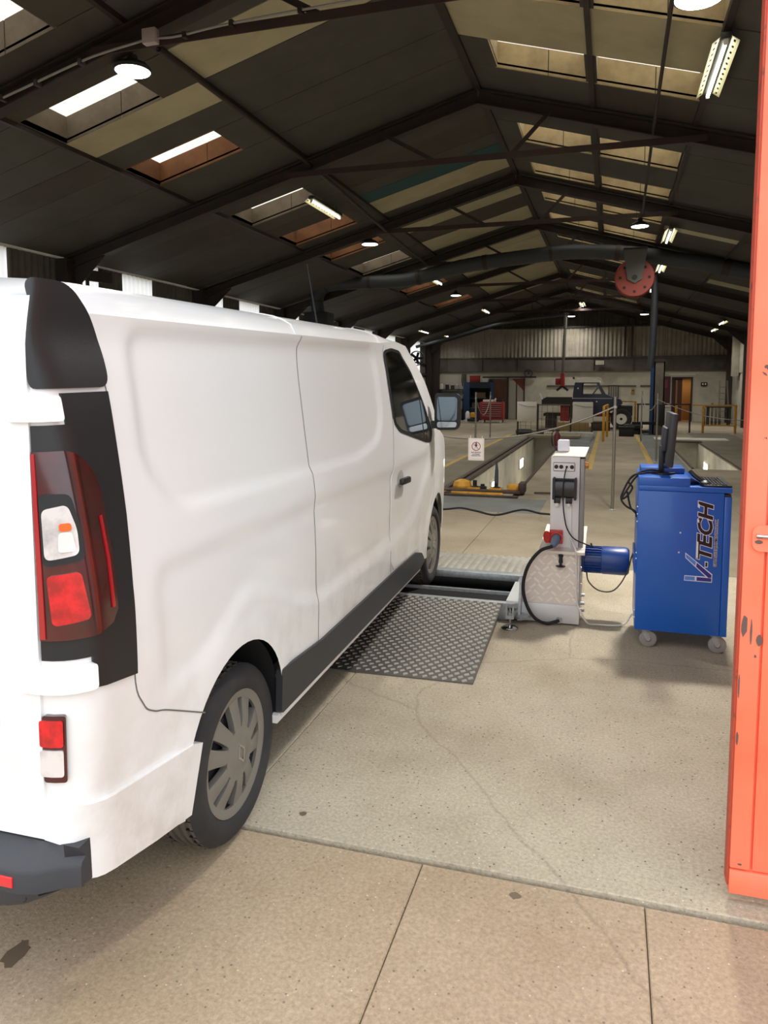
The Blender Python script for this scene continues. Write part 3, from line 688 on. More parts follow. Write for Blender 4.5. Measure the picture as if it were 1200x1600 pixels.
patch('red_lens',roundpoly([(LU+.035,1.155),(LU+.028,1.285),(-.894,1.29),(-.880,1.165)],.015),M_lampbr,tl,.020,.008,.03,.03,fe=False)
patch('red_edge',[(LU+.002,1.12),(LU+.002,1.595),(LU+.016,1.595),(LU+.016,1.12)],mat('red_lamp_edge','#a3101c',.2,0,1),tl,.018,.006,.03,.05,fe=False)
patch('red_edge',[(-.80,1.17),(-.795,1.3),(-.80,1.42),(-.792,1.42),(-.786,1.3),(-.79,1.17)],MATS['red_lamp_edge'],tl,.018,.006,.03,.05,fe=False)
tm=patch('tail_lamp',[(LU,1.115),(LU,1.60),(-.90,1.60),(-.80,1.5),(-.768,1.3),(-.80,1.13)],M_lampred,van,.014,.03,.04,.06,mirror=True,fe=False)
ll=patch('lower_lamp',roundpoly([(u_rear(.862,.8),.735),(u_rear(.862,.8),.915),(-.955,.915),(-.955,.735)],.008),M_lampred,van,.012,.02,.03,.03,fe=False)
patch('red_lens',roundpoly([(u_rear(.855,.8),.832),(u_rear(.855,.8),.903),(-.962,.903),(-.962,.832)],.008),M_lampbr,ll,.016,.006,.03,.03,fe=False)
patch('clear_lens',roundpoly([(u_rear(.855,.8),.752),(u_rear(.855,.8),.823),(-.962,.823),(-.962,.752)],.008),M_lampcl,ll,.016,.006,.03,.03,fe=False)
# white bumper corner, black step
def bump_poly():
    return [(UR,.578),(UR,.655),(-.935,.668),(-.40,.580),(-.352,.56),(-.385,.45),(-.415,.337),(-.62,.38),(-.885,.446),(-.938,.466),(-.946,.56)]
for mir in (False,True): patch('bumper_corner',bump_poly(),M_vw,van,.016,.03,.04,.03,mirror=mir,fe=False)
def stepprof(x):
    q=abs(x)/.957; return -1.012+.07*sstep(.84,1.0,q)**1.5
b=MB(); rows=[]
for i in range(41):
    x=-.957+1.914*i/40; y=stepprof(x); zz=.395+.06*sstep(.75,1,abs(x)/.957); e=0
    rows.append([(x,-.90,.57-e),(x,-.945,.568-e),(x,y+.022,.532-e),(x,y+.006,.522-e),(x,y,.508-e),(x,y-.001,.458),(x,y+.008,.452),(x,y+.010,zz+.012),(x,y+.02,zz),(x,-.9,zz)])
b.grid(rows); b.add(rows[0],[tuple(range(10))]); b.add(rows[-1],[tuple(range(10))])
bs=b.obj('step_bumper',M_step,van,40)
for s in (-1,1): MB().box(s*.742-.062,-1.0165,.474,s*.742+.062,-1.0,.503,.002).obj('reflector',mat('red_reflector','#d8202c',.25,0,1),bs)
MB().cyl((.82,-.98,.438),(.82,-.999,.438),.011,n=12).obj('parking_sensor',M_black,bs)
# dark sill trims
sp=roundpoly([(.32,.345),(.31,.548),(.80,.505),(2.2,.483),(2.74,.465),(2.92,.42),(3.05,.33),(2.9,.30)],.02)
for mir in (False,True):
    patch('sill_trim',sp,M_sill,van,.014,.03,.08,.05,mirror=mir,fe=False)
    patch('sill_lip',[(.30,.31),(.30,.345),(2.95,.30),(2.95,.275)],M_vw,van,.002,.03,.1,.05,mirror=mir,fe=False)
# panel gaps
for yy in (.87,2.29): MB().tube([Vector(p)+Vector((0,0,.001)) for p in roof_rows(yy,yy+.01,1,ROOFDROP)[0]],.004,6).obj('roof_bead',M_vw,van,60)
def seam(pts,w,m=M_seam,par=van,off=.0012,name='panel_gap',mir=False):
    rows=[]; P=spline([(a,b_,0) for a,b_ in pts],6)
    for i,p in enumerate(P):
        d=(P[min(i+1,len(P)-1)]-P[max(i-1,0)]).normalized(); n=Vector((-d.y,d.x,0))*w/2
        rows.append([S((p+n*k).x,(p+n*k).y,off) for k in (-1,1)])
    b=MB(); b.grid(rows); return b.obj(name,m,par,60)
seam([(.87,1.963),(.85,1.93),(.785,1.768),(.755,1.55),(.745,1.322),(.74,1.1),(.75,.8),(.765,.5)],.005)
seam([(2.28,1.963),(2.25,1.88),(2.235,1.54),(2.12,1.2),(2.05,1.06),(2.05,.56),(2.12,.42),(2.22,.32)],.006)
seam([(-.695,1.96),(-.66,1.75),(-.68,1.3),(-.705,.95),(-.665,.835),(-.615,.792),(-.55,.765),(-.42,.70),(-.33,.655)],.005,name='panel_gap')
seam([(3.27,1.19),(3.32,1.0),(3.33,.84),(3.2,.74)],.005)
# cab door with window, handle
door=patch('cab_door',[(2.258,1.90),(2.245,1.54),(2.13,1.2),(2.06,1.06),(2.06,.56),(2.13,.50),(2.8,.48),(2.97,.60),(3.12,.74),(3.31,.84),(3.305,1.0),(3.26,1.19),(3.5,1.28),(3.4,1.42),(3.1,1.72),(2.9,1.90),(2.66,1.955),(2.30,1.958)],M_vw,van,.004,.006,.04,.03)
win=roundpoly([(2.262,1.93),(2.44,1.95),(2.66,1.935),(2.86,1.81),(3.14,1.54),(3.34,1.31),(3.24,1.235),(3.06,1.25),(2.34,1.385),(2.225,1.45),(2.225,1.7)],.04)
patch('window_frame',win,M_black,door,.008,.006,.06,.05,fe=False)
wg=roundpoly([(2.285,1.915),(2.44,1.93),(2.64,1.915),(2.83,1.79),(2.98,1.65),(2.98,1.285),(2.36,1.405),(2.25,1.46),(2.25,1.7)],.03)
patch('side_window',wg,M_glassd,door,.011,.004,.06,.05,fe=False)
wq=roundpoly([(3.01,1.62),(3.12,1.51),(3.19,1.43),(3.19,1.265),(3.01,1.285)],.015)
patch('quarter_window',wq,M_glassd,door,.011,.004,.06,.05,fe=False)
b=MB(); b.box(-.018,-.10,-.022,.018,.10,.022,.012,Matrix.Translation((1.0,2.30,1.065))@Matrix.Rotation(R(-3),4,'X')); b.obj('door_handle',M_black,door)
patch('handle_cup',[(2.30+.085*math.cos(2*PI*i/20),1.075+.06*math.sin(2*PI*i/20)) for i in range(20)],mat('handle_cup_grey','#b9b7b2',.5),door,.005,.004,.05,.05)
patch('cab_door',[(2.258,1.90),(2.245,1.54),(2.06,1.06),(2.06,.56),(2.8,.48),(3.31,.84),(3.26,1.19),(3.5,1.28),(3.1,1.72),(2.66,1.955)],M_vw,van,.004,.006,.1,.1,mirror=True)
patch('side_window',wg,M_glassd,van,.011,.004,.1,.1,mirror=True,fe=False)
# door mirrors
for s in (1,-1):
    b=MB(); cx,cz=1.075,1.468
    Pm=roundpoly([(-.10,-.145),(.10,-.14),(.105,.12),(.085,.145),(-.085,.145),(-.1,.13)],.05)
    rings=[]
    for yy,k in ((3.33,1),(3.345,1.02),(3.40,.99),(3.46,.8),(3.49,.45)): rings.append([(s*(cx+a*k),yy,cz+c*k) for a,c in Pm+[Pm[0]]])
    b.grid(rings); b.add(rings[-1][:-1],[tuple(range(len(Pm)))])
    b.add([(s*(cx+a),3.338,cz+c) for a,c in Pm],[tuple(range(len(Pm)))])
    b.bar((s*.90,3.36,1.36),(s*1.04,3.38,1.37),.06,.06)
    dm=b.obj('door_mirror',M_black,van,50)
    Pg=roundpoly([(-.078,-.068),(.082,-.068),(.085,.105),(.07,.12),(-.07,.12),(-.078,.11)],.025)
    MB().prism(Pg,3.326,3.335,lambda a,c,d:(s*(cx+a),d,cz+c)).obj('mirror_glass',M_mirr,dm)
    Pg=roundpoly([(-.078,-.125),(.078,-.12),(.082,-.078),(-.078,-.078)],.02)
    MB().prism(Pg,3.326,3.335,lambda a,c,d:(s*(cx+a),d,cz+c)).obj('mirror_glass',mat('wide_angle_mirror','#b4bcc0',.12,1),dm)
# aerial
b=MB(); b.tube([(.39,2.28,2.06),(.385,2.3,2.12),(.36,2.2,2.5)],[.012,.006,.003],6); b.obj('aerial',M_black,van)
# wheels
def wheel(y,z,s,parent):
    w=link('wheel',None,parent); w.location=(s*.83,y,z); w.rotation_euler=(R(20),0,0 if s>0 else PI)
    R0=.335; hw=.1
    tp=[(.235,hw*.80),(.25,hw*.98),(.285,hw*1.02),(.31,hw*.96),(.327,hw*.82),(.334,hw*.70)]
    b=MB(); b.lathe(tp[::1],axis='x',n=56,cap=False); b.lathe([(r,-x) for r,x in tp],axis='x',n=56,cap=False)
    ty=b.obj('tyre',M_tyre,w,50)
    b=MB(); prof=[(.334,hw*.70)]
    for gx in (.5,.17,-.17,-.5): prof+=[(R0,hw*(gx+.09)),(R0-.007,hw*(gx+.07)),(R0-.007,hw*(gx-.07)),(R0,hw*(gx-.09))]
    prof+=[(.334,-hw*.70)]
    b.lathe([(r,x) for r,x in prof],axis='x',n=56,cap=False); b.obj('tread',M_tread,w,20)
    b=MB()
    for k in range(46):
        a=2*PI*k/46; M=Matrix.Rotation(a,4,'X')
        for sg in (-1,1): b.box(sg*hw*.56-.014,-.0022,.3225,sg*hw*.56+.014,.0022,.3353,0,M)
    o=b.obj('tread_sipes',M_black,w,0); o['kind']='stuff'
    b=MB(); b.lathe([(.236,-.09),(.236,.075),(.215,.08),(.2,.03),(.06,.02),(0,.02)],axis='x',n=40,cap=False); b.obj('rim',M_hubdk,w,40)
    MB().lathe([(.15,.03),(.15,.045),(.06,.045),(0,.05)],axis='x',n=32,cap=False).obj('brake_disc',mat('brake_disc_steel','#55555c',.45,.6),w,40)
    # wheel cover: ring, ten fat tapered spokes cut from one dish, boss
    def dish(r): return .098-.022*sstep(.10,.23,r)+.006*sstep(.2,.235,r)
    b=MB(); n=60
    b.lathe([(.236,.07),(.24,.082),(.238,.088),(.226,.087),(.206,dish(.206)),(.206,.065),(.236,.07)],axis='x',n=n,cap=False)
    b.lathe([(.0,.104),(.05,.104),(.058,.1),(.1,dish(.1)),(.1,.07)],axis='x',n=n,cap=False)
    ns=10
    for k in range(ns):
        a0=2*PI*k/ns
        rows=[]
        for i in range(9):
            r=.08+(.226-.08)*i/8; t=i/8
            h=(.0265+.015*t*t)/r; tw=.10*math.sin(t*1.4)*(1 if k%2 else -1)*.55
            rows.append([(dish(r)-.028,r*math.cos(a0+tw-h),r*math.sin(a0+tw-h)),(dish(r)-.003,r*math.cos(a0+tw-h*.98),r*math.sin(a0+tw-h*.98)),(dish(r),r*math.cos(a0+tw-h*.6),r*math.sin(a0+tw-h*.6)),(dish(r),r*math.cos(a0+tw+h*.6),r*math.sin(a0+tw+h*.6)),(dish(r)-.003,r*math.cos(a0+tw+h*.98),r*math.sin(a0+tw+h*.98)),(dish(r)-.028,r*math.cos(a0+tw+h),r*math.sin(a0+tw+h))])
        b.grid(rows)
    b.obj('wheel_cover',M_cover,w,35)
    # plain diamond badge outline on the boss
    b=MB(); D=[(.105,0,.042),(.105,.024,0),(.105,0,-.042),(.105,-.024,0)]
    for i in range(4): b.bar(D[i],D[(i+1)%4],.008,.006,(1,0,0))
    b.obj('hub_emblem',M_chrome,w,0)
    return w
wheel(0,.333,1,van); wheel(0,.333,-1,van); wheel(WBV,.345,1,van); wheel(WBV,.345,-1,van)
# ------------------------------------------------------------------ orange steel door leaf at the right edge
M_or=bpy.data.materials.new('chipped_orange_door_paint'); M_or.use_nodes=True
def _op():
    n=M_or.node_tree; L=n.links; b=n.nodes['Principled BSDF']; b.inputs['Roughness'].default_value=.45
    t=n.nodes.new('ShaderNodeTexCoord')
    z=n.nodes.new('ShaderNodeTexNoise'); z.inputs['Scale'].default_value=14; z.inputs['Detail'].default_value=5; z.inputs['Roughness'].default_value=.55; L.new(t.outputs['Object'],z.inputs['Vector'])
    r=n.nodes.new('ShaderNodeValToRGB'); r.color_ramp.elements[0].position=.715; r.color_ramp.elements[1].position=.725; L.new(z.outputs[0],r.inputs[0])
    z2=n.nodes.new('ShaderNodeTexNoise'); z2.inputs['Scale'].default_value=1.6; z2.inputs['Detail'].default_value=4; L.new(t.outputs['Object'],z2.inputs['Vector'])
    r2=n.nodes.new('ShaderNodeValToRGB'); r2.color_ramp.elements[0].color=lin('#f9734f'); r2.color_ramp.elements[1].color=lin('#fc8a6c'); r2.color_ramp.elements[0].position=.35; r2.color_ramp.elements[1].position=.65; L.new(z2.outputs[0],r2.inputs[0])
    x=n.nodes.new('ShaderNodeMix'); x.data_type='RGBA'; L.new(r.outputs[0],x.inputs[0]); L.new(r2.outputs[0],x.inputs[6]); x.inputs[7].default_value=lin('#5e4a44'); L.new(x.outputs[2],b.inputs['Base Color'])
_op()
M_orside=mat('orange_door_edge_shade','#b8472f',.5,noise=(20,'#6a3d33',.6,.68))  # side face of the leaf: shade put into a darker orange
M_bare=mat('bare_steel_chip','#6b5953',.5,.3)
dr=thing('door_1','chipped orange steel sliding door leaf at the right edge of the doorway','door',(0,0,0),kind='structure')
MB().box(.475,2.615,.115,2.05,2.64,4.4).obj('door_skin',M_or,dr,smooth=0)
MB().box(.425,2.60,.125,.487,2.66,4.4,.004).obj('door_stile',M_or,dr)
MB().box(.4185,2.608,.06,.4245,2.665,4.4).obj('door_edge',M_orside,dr,smooth=0)
MB().box(.425,2.598,.035,2.05,2.66,.118,.004).obj('bottom_rail',M_or,dr)
MB().box(.494,2.603,.125,1.2,2.63,4.4,.004).obj('door_panel',M_or,dr)
for x0,z0,x1,z1 in ((.428,.93,.446,1.0),(.455,.90,.461,.985),(.475,.90,.492,.94),(.426,.56,.434,.6),(.426,.72,.431,.8),(.449,.14,.462,.146),(.47,.86,.476,.87)):
    cx,cz=(x0+x1)/2,(z0+z1)/2
    p=[(cx+(x1-x0)*.55*random.uniform(.7,1.1)*math.cos(t*PI/5),cz+(z1-z0)*.55*random.uniform(.75,1.1)*math.sin(t*PI/5)) for t in range(10)]
    MB().prism(p,2.5985,2.6005,lambda a,b,c:(a,c,b)).obj('paint_chip',M_bare,dr,smooth=0)
hp=MB().prism(roundpoly([(.447,1.215),(.62,1.215),(.62,1.30),(.447,1.30)],.03),2.588,2.6,lambda a,b,c:(a,c,b)).obj('hasp_plate',M_or,dr)
MB().tube([(.458,2.584,1.266),(.54,2.582,1.264),(.60,2.584,1.263)],[.007,.0065,.006],10).obj('hasp_staple',M_chrome,hp)
MB().prism([(.466+.012*math.cos(t*PI/6),1.246+.006*math.sin(t*PI/6)) for t in range(12)],2.5865,2.589,lambda a,b,c:(a,c,b)).obj('keyhole',M_bare,hp)

# ------------------------------------------------------------------ roller brake tester
te=thing('brake_tester_rollers','galvanised roller bed under the front wheel of the van','tester',(0,0,0))
b=MB(); y0,y1=5.42,6.36; xa_,xb=-3.35,-.64
b.box(xa_,y0,.003,xb,y0+.05,.135,.004); b.box(xa_,y1-.1,.003,xb,y1,.135,.004); b.box(xb-.06,y0,.003,xb,y1,.13,.004); b.box(xa_,y0,.003,xa_+.06,y1,.13,.004)
b.obj('frame',M_galv,te)
MB().box(xa_+.06,y0+.05,.012,xb-.06,5.70,.112).obj('well_cover',M_liner,te,smooth=0)
MB().box(xa_+.06,5.70,.012,xb-.06,5.722,.138).obj('cross_bar',M_galv,te,smooth=0)
MB().box(xa_+.06,y0+.1,.003,xb-.06,y1-.1,.012).obj('well_floor',M_liner,te,smooth=0)
for yy in (5.8016,6.1016): 
    for a,c in ((-3.28,-2.4),(-1.95,-.72)): MB().cyl((a,yy,.069),(c,yy,.069),.05,n=28).obj('roller',mat('black_grit_roller','#0e0e0e',.95,bump=.3,bscale=220,spec=.08),te,50)
b=MB(); b.bar((-.70,5.5,.118),(-.66,6.3,.125),.03,.02); b.bar((-.72,5.42,.12),(-.60,5.42,.12),.03,.03); b.bar((-.605,5.40,.02),(-.60,5.46,.34),.018,.05); b.bar((-.625,5.36,.055),(-.56,5.42,.06),.12,.02)
b.obj('bracket',M_galv,te,smooth=0)
# far ridged ramp
rows=[]
for i in range(97):
    x=-1.72+1.06*i/96; h=.012*abs(math.sin(i*PI/6)); rows.append([(x,6.37,.118+h),(x,7.0,.118+h),(x,7.22,.006+h*.3)])
MB().grid(rows).obj('ridged_ramp',M_alu,te,30)
MB().box(-1.72,6.37,.003,-.66,7.0,.112).obj('ramp_support',M_galv,te,smooth=0)
# near chequer plate ramp
t=thing('chequer_ramp','aluminium chequer plate ramp laid against the near side of the rollers','ramp',(-.73,4.17,0))
Lr=1.25; za,zb=.008,.132
b=MB(); b.hexa([(-.92,-.03,0),(0,0,0),(0,Lr,zb-.006),(-.92,Lr,zb-.006),(-.92,-.03,za),(0,0,za),(0,Lr,zb),(-.92,Lr,zb)]); b.obj('plate',mat('aluminium_dark_reflection','#74726b',.4,.65),t,smooth=0)  # plate colour darkened for the dim interior the bare metal would mirror
b=MB()
for i in range(33):
    for j in range(16):
        yy=.02+i*.0378; xx=-.895+j*.06+(.03 if i%2 else 0)
        if xx>-.02 or yy>Lr-.02: continue
        z=za+(zb-za)*yy/Lr; a=R(38 if True else -38); c,s=math.cos(a),math.sin(a); l,w=.0215,.0135
        p=[(xx+u*c-v*s,yy+u*s+v*c,z-.0003+(zb-za)/Lr*(u*s+v*c)) for u,v in ((-l,-w),(l*.6,-w),(l,w),(-l*.6,w))]
        q=[(xx+(u*c-v*s)*.8,yy+(u*s+v*c)*.8,z+.003) for u,v in ((-l,-w),(l*.6,-w),(l,w),(-l*.6,w))]
        b.add(p+q,[(4,5,6,7),(0,1,5,4),(1,2,6,5),(2,3,7,6),(3,0,4,7)])
o=b.obj('tread_lozenges',mat('bright_tread_aluminium','#bdbab2',.35,.35),t,smooth=0); o['kind']='stuff'
# levelling foot
t=thing('levelling_foot','round chrome levelling foot on a threaded stud by the ramp corner','foot',(-.655,5.25,0))
MB().lathe([(0,.0),(.062,.0),(.062,.006),(.045,.016),(.012,.022),(0,.022)],n=28).obj('foot_disc',M_chrome,t)
MB().cyl((0,0,.02),(0,0,.15),.009,n=12).obj('stud',M_chrome,t)
b=MB(); b.box(-.03,.0-.02,.075,.03,.1,.1); b.box(-.028,-.018,.1,-.018,.018,.17); b.box(.018,-.018,.1,.028,.018,.17); b.obj('bracket',M_galv,t,smooth=0)
MB().cyl((0,0,.1),(0,0,.116),.018,n=6).obj('nut',M_galv,t,0)

# ------------------------------------------------------------------ control pedestal
pe=thing('control_pedestal','white control pedestal on a chequer plate motor housing','pedestal',(0,0,0))
M_pedw=mat('white_powder_coat','#dcdcd8',.4)
M_tread2=mat('bright_chequer_plate','#ddd4c9',.45,.1)
b=MB(); b.box(-.71,5.44,.012,-.18,6.0,.15,.004); b.obj('base_beam',mat('zinc_white_beam','#cfd2d0',.42,.25),pe)
F=lambda a,c,d:(a,d,c)
b=MB(); b.prism([(-.60,.151),(-.185,.151),(-.185,.53),(-.46,.53),(-.555,.40)],5.452,5.95,F); b.obj('housing',M_tread2,pe,smooth=0)
MB().box(-.183,5.47,.13,-.176,5.93,.54).obj('side_plate',M_galv,pe,smooth=0)
b=MB()
for i in range(8):
    for j in range(8):
        xx=-.58+j*.062+(.031 if i%2 else 0); zz=.18+i*.046; xl=-.60+(.0 if zz<.4 else (zz-.4)*.75)+max(0,(min(zz,.4)-.151)*.18)
        if xx<xl+.02 or xx>-.2 or zz>.51: continue
        a=R(40 if (i+j)%2 else -40); c,s=math.cos(a),math.sin(a); l,w=.027,.008
        p=[(xx+u*c-v*s,5.4525,zz+u*s+v*c) for u,v in ((-l,-w),(l,-w),(l,w),(-l,w))]; q=[(xx+(u*c-v*s)*.75,5.4485,zz+(u*s+v*c)*.75) for u,v in ((-l,-w),(l,-w),(l,w),(-l,w))]
        b.add(p+q,[(4,5,6,7),(0,1,5,4),(1,2,6,5),(2,3,7,6),(3,0,4,7)])
o=b.obj('chequer_ridges',mat('ridge_aluminium','#f0eae0',.3,.1),pe,smooth=0); o['kind']='stuff'
b=MB(); b.hexa([(-.475,5.42,.532),(-.15,5.42,.532),(-.15,5.95,.62),(-.46,5.95,.62),(-.475,5.42,.552),(-.15,5.42,.552),(-.15,5.95,.65),(-.46,5.95,.65)]); b.obj('cover_plate',M_tread2,pe,smooth=0)
b=MB(); b.box(-.405,5.5,.555,-.20,5.72,1.235,.006); b.obj('column',M_pedw,pe)
b=MB(); b.box(-.198,5.51,.56,-.168,5.71,1.22,.003); b.obj('side_channel',mat('pedestal_grey','#8f8d88',.5,.3),pe)
b=MB(); b.hexa([(-.40,5.495,1.236),(-.165,5.495,1.236),(-.165,5.73,1.236),(-.40,5.73,1.236),(-.385,5.50,1.242),(-.17,5.50,1.242),(-.145,5.74,1.29),(-.37,5.74,1.29)]); b.obj('cap',M_tread2,pe,smooth=0)
pn=MB().prism(rrect(-.388,1.13,-.236,1.192,.006),5.492,5.4995,F).obj('socket_panel',M_black,pe)
MB().prism(rrect(-.385,1.133,-.239,1.189,.005),5.4905,5.4925,F).obj('panel_face',M_white,pn)
for x,r in ((-.367,.0145),(-.332,.0145),(-.293,.009),(-.256,.0145)): MB().lathe([(0,5.482),(r*.5,5.482),(r*.6,5.484),(r,5.484),(r,5.491)],(x,0,1.161),'y',20).obj('socket',M_black,pn)
# black printer roll holder shape
b=MB(); rows=[]
for i in range(11):
    a=-.5*PI+PI*i/10; rows.append([(x,5.498-.055*math.cos(a)**.6 if math.cos(a)>0 else 5.498,1.005+.072*math.sin(a)) for x in (-.372,-.236)])
b.grid(rows); hd=b.obj('roll_holder',mat('satin_black_plastic','#2a2a2c',.3),pe,60)
for x in (-.388,-.236): MB().prism(rrect(x,.925,x+.018,1.085,.008),5.435,5.499,F).obj('holder_end',M_black,hd)
for x in (-.355,-.272): MB().box(x-.022,5.46,.895,x+.022,5.499,.937,.004).obj('gland_block',M_black,hd); MB().cyl((x,5.477,.898),(x,5.477,.874),.017,.014,14).obj('gland_nut',M_white,hd)
MB().box(-.262,5.488,.56,-.25,5.5,.88,.002).obj('trunking',M_pedw,pe)
# red socket with grey-blue plug
rs=MB().box(-.405,5.47,.595,-.31,5.5,.695,.006).obj('power_socket',mat('socket_red','#c2332b',.4),pe)
MB().lathe([(.046,5.468),(.046,5.43),(.036,5.43),(.034,5.45)],(-.352,0,.643),'y',24).obj('socket_collar',MATS['socket_red'],rs)
MB().lathe([(0,0),(.044,0),(.044,.012),(0,.014)],(0,0,0),'x',22,Matrix.Translation((-.425,5.452,.645))@Matrix.Rotation(R(35),4,'Z')).obj('socket_lid',MATS['socket_red'],rs)
MB().tube([(-.352,5.455,.643),(-.357,5.40,.628),(-.372,5.36,.598)],[.034,.031,.02],16).obj('plug',mat('plug_grey_blue','#6d7a8c',.45),rs)
b=MB(); b.lathe([(0,.437),(.034,.437),(.036,.441),(.01,.446),(.009,.462),(.016,.466),(.012,.505),(.017,.508),(.017,.525),(0,.525)],(-.318,5.435,0),'z',18); b.obj('lock_handle',M_black,pe)
MB().lathe([(0,-.02),(.026,-.02),(.026,.012),(0,.016)],(-.155,5.6,1.165),'x',20).obj('amber_beacon',mat('amber_lens','#c87414',.2,0,1),pe)
MB().lathe([(0,5.425),(.022,5.425),(.024,5.43),(.024,5.441)],(-.322,0,.035),'y',16).obj('outlet_nut',M_galv,pe)
for z in (.2,.3,.42): MB().lathe([(0,.006),(.008,.005),(.009,0)],(-.176,5.5,z),'x',8).obj('bolt',M_chrome,pe)
for z in (.06,.1,.15): MB().lathe([(0,.03),(.012,.028),(.013,0)],(-.18,5.6+z,z),'x',8).obj('bolt',M_galv,pe)
t=thing('wireless_unit','small white plastic box standing on top of the pedestal','device',(-.325,5.62,1.262))
MB().box(-.042,-.03,0,.042,.03,.088,.012).obj('case',mat('blue_white_plastic','#e8eaf2',.35),t); MB().box(-.06,-.01,.005,-.042,.02,.035,.003).obj('side_plug',M_black,t)
# motor
t=thing('electric_motor','blue finned electric motor sticking out beside the pedestal','motor',(-.174,5.66,.455))
M_mot=mat('motor_blue','#173f86',.35)
b=MB(); b.lathe([(.03,0),(.098,0),(.098,.015),(.086,.02),(.086,.135),(.1,.137),(.104,.15),(.104,.305),(.098,.325),(.085,.335),(0,.337)],axis='x',n=36); b.obj('motor_body',M_mot,t)
for k in range(26):
    a=2*PI*k/26; MB().box(.015,-.0025,.085,.136,.0025,.101,0,Matrix.Rotation(a,4,'X')).obj('cooling_fin',M_mot,t,smooth=0)
MB().bar((.07,-.02,.1),(.06,-.02,.125),.012,.012).obj('lifting_lug',M_black,t)

# ------------------------------------------------------------------ cables on and around the tester
def cable(name,label,pts,r,m,k=8,cat='cable'):
    return tag(MB().tube(spline(pts,k),r,8).obj(name,m,smooth=60),label,cat)
cable('power_cable','thick black cable looping from the grey plug down to the base beam',[(-.372,5.36,.598),(-.46,5.35,.56),(-.54,5.34,.45),(-.575,5.34,.30),(-.55,5.35,.16),(-.49,5.36,.06),(-.41,5.39,.018),(-.345,5.41,.03),(-.322,5.425,.035)],.0125,M_rubber)
cable('data_cable','thin black cable hanging from the pedestal sockets to the motor',[(-.293,5.482,1.161),(-.302,5.455,1.12),(-.312,5.43,1.02),(-.312,5.47,.90),(-.302,5.478,.80),(-.28,5.478,.71),(-.23,5.478,.64),(-.15,5.5,.6),(-.10,5.6,.565)],.0045,M_rubber)
cable('white_cable','white cable trailing from the pedestal across the floor to the cabinet',[(-.262,5.487,.66),(-.235,5.455,.61),(-.212,5.415,.55),(-.205,5.42,.4),(-.2,5.42,.2),(-.17,5.42,.12),(-.12,5.45,.03),(-.05,5.5,.008),(.08,5.52,.008),(.14,5.54,.02),(.185,5.56,.085),(.197,5.56,.09)],.006,mat('white_cable_sheath','#dedad2',.5))
cable('motor_cable','thin grey cable drooping from the motor to the blue cabinet',[(-.14,5.6,.37),(-.12,5.55,.31),(-.05,5.5,.265),(.04,5.48,.27),(.10,5.48,.33),(.15,5.5,.43),(.17,5.5,.52),(.195,5.5,.6)],.005,mat('grey_black_cable','#3a3733',.6))
cable('floor_cable','black hose cable wriggling over the floor behind the van to the pedestal',[(-2.6,10.0,.013),(-2.2,10.15,.013),(-2.01,10.32,.013),(-1.74,10.12,.013),(-1.44,9.89,.013),(-1.16,10.41,.013),(-.9,10.2,.013),(-.62,9.9,.013),(-.5,8,.013),(-.4,6.4,.013),(-.36,6.01,.03)],.014,M_rubber)

# ------------------------------------------------------------------ blue console cabinet on castors
M_blue=mat('cabinet_blue','#0a5ab8',.38,coat=.2)
cb=thing('console_cabinet','blue steel console cabinet on castors with a V-TECH logo','cabinet',(0,0,0))
cx0,cx1,cy0,cy1=.19,.755,5.1,5.62
b=MB(); b.box(cx0,cy0+.003,.125,cx1-.045,cy1,1.062,.004); b.obj('body',M_blue,cb)
MB().box(cx1-.043,cy0+.002,.125,cx1,cy1,1.04,.004).obj('front_door',M_blue,cb)
MB().box(cx1-.043,cy0+.01,1.041,cx1-.004,cy1,1.055).obj('door_slot',M_black,cb,smooth=0)
MB().box(cx0,cy0,1.064,cx1,cy1,1.098,.004).obj('keyboard_deck',M_blue,cb)
MB().box(cx0,cy0,1.098,.505,cy1,1.152,.004).obj('monitor_deck',M_blue,cb)
b=MB(); b.add([(.505,cy0+.1,1.15),(.60,cy0+.1,1.10),(.60,cy1,1.10),(.505,cy1,1.15)],[(0,1,2,3)]); b.obj('sloped_step',M_blue,cb,smooth=0)
MB().box(cx0-.012,cy0+.05,.5,cx0,cy1-.05,.62).obj('rear_flange',M_blue,cb,smooth=0)
MB().box(cx0+.02,cy0+.25,1.152,cx0+.3,cy0+.5,1.19,.004).obj('deck_lid',M_blue,cb)
MB().cyl((cx1,cy0+.2,.53),(cx1+.022,cy0+.2,.53),.012,n=12).obj('door_knob',M_black,cb)
for x,z in ((.455,.795),(.45,.665)): MB().lathe([(0,cy0-.002),(.0055,cy0-.001),(.006,cy0+.004)],(x,0,z),'y',10).obj('rivet',M_white,cb)
for z in (.2,.25,.6,.64,.85,.9,.95): MB().lathe([(0,-.005),(.006,-.004),(.007,0)],(cx0,cy0+.03,z),'x',8).obj('rivet',M_chrome,cb)
def castor(x,y):
    c=link('castor',None,cb,(x,y,0))
    b=MB(); b.lathe([(.018,-.016),(.046,-.016),(.055,-.011),(.057,0),(.055,.011),(.046,.016),(.018,.016)],(0.018,0,.057),'y',28); b.obj('castor_wheel',mat('grey_castor_rubber','#8d8c8a',.55),c)
    b=MB(); b.lathe([(0,-.021),(.02,-.02),(.02,.02),(0,.021)],(0.018,0,.057),'y',16); b.obj('axle',M_chrome,c)
    b=MB(); b.box(-.03,-.03,.118,.03,.03,.125); b.cyl((0,0,.095),(0,0,.12),.022,n=16)
    for s in (-1,1): b.prism([(-.02,.1),(.022,.1),(.034,.06),(.024,.045),(.006,.048)],s*.02-.0015,s*.02+.0015,lambda a,d,e:(a,e,d))
    b.obj('castor_fork',M_galv,c)
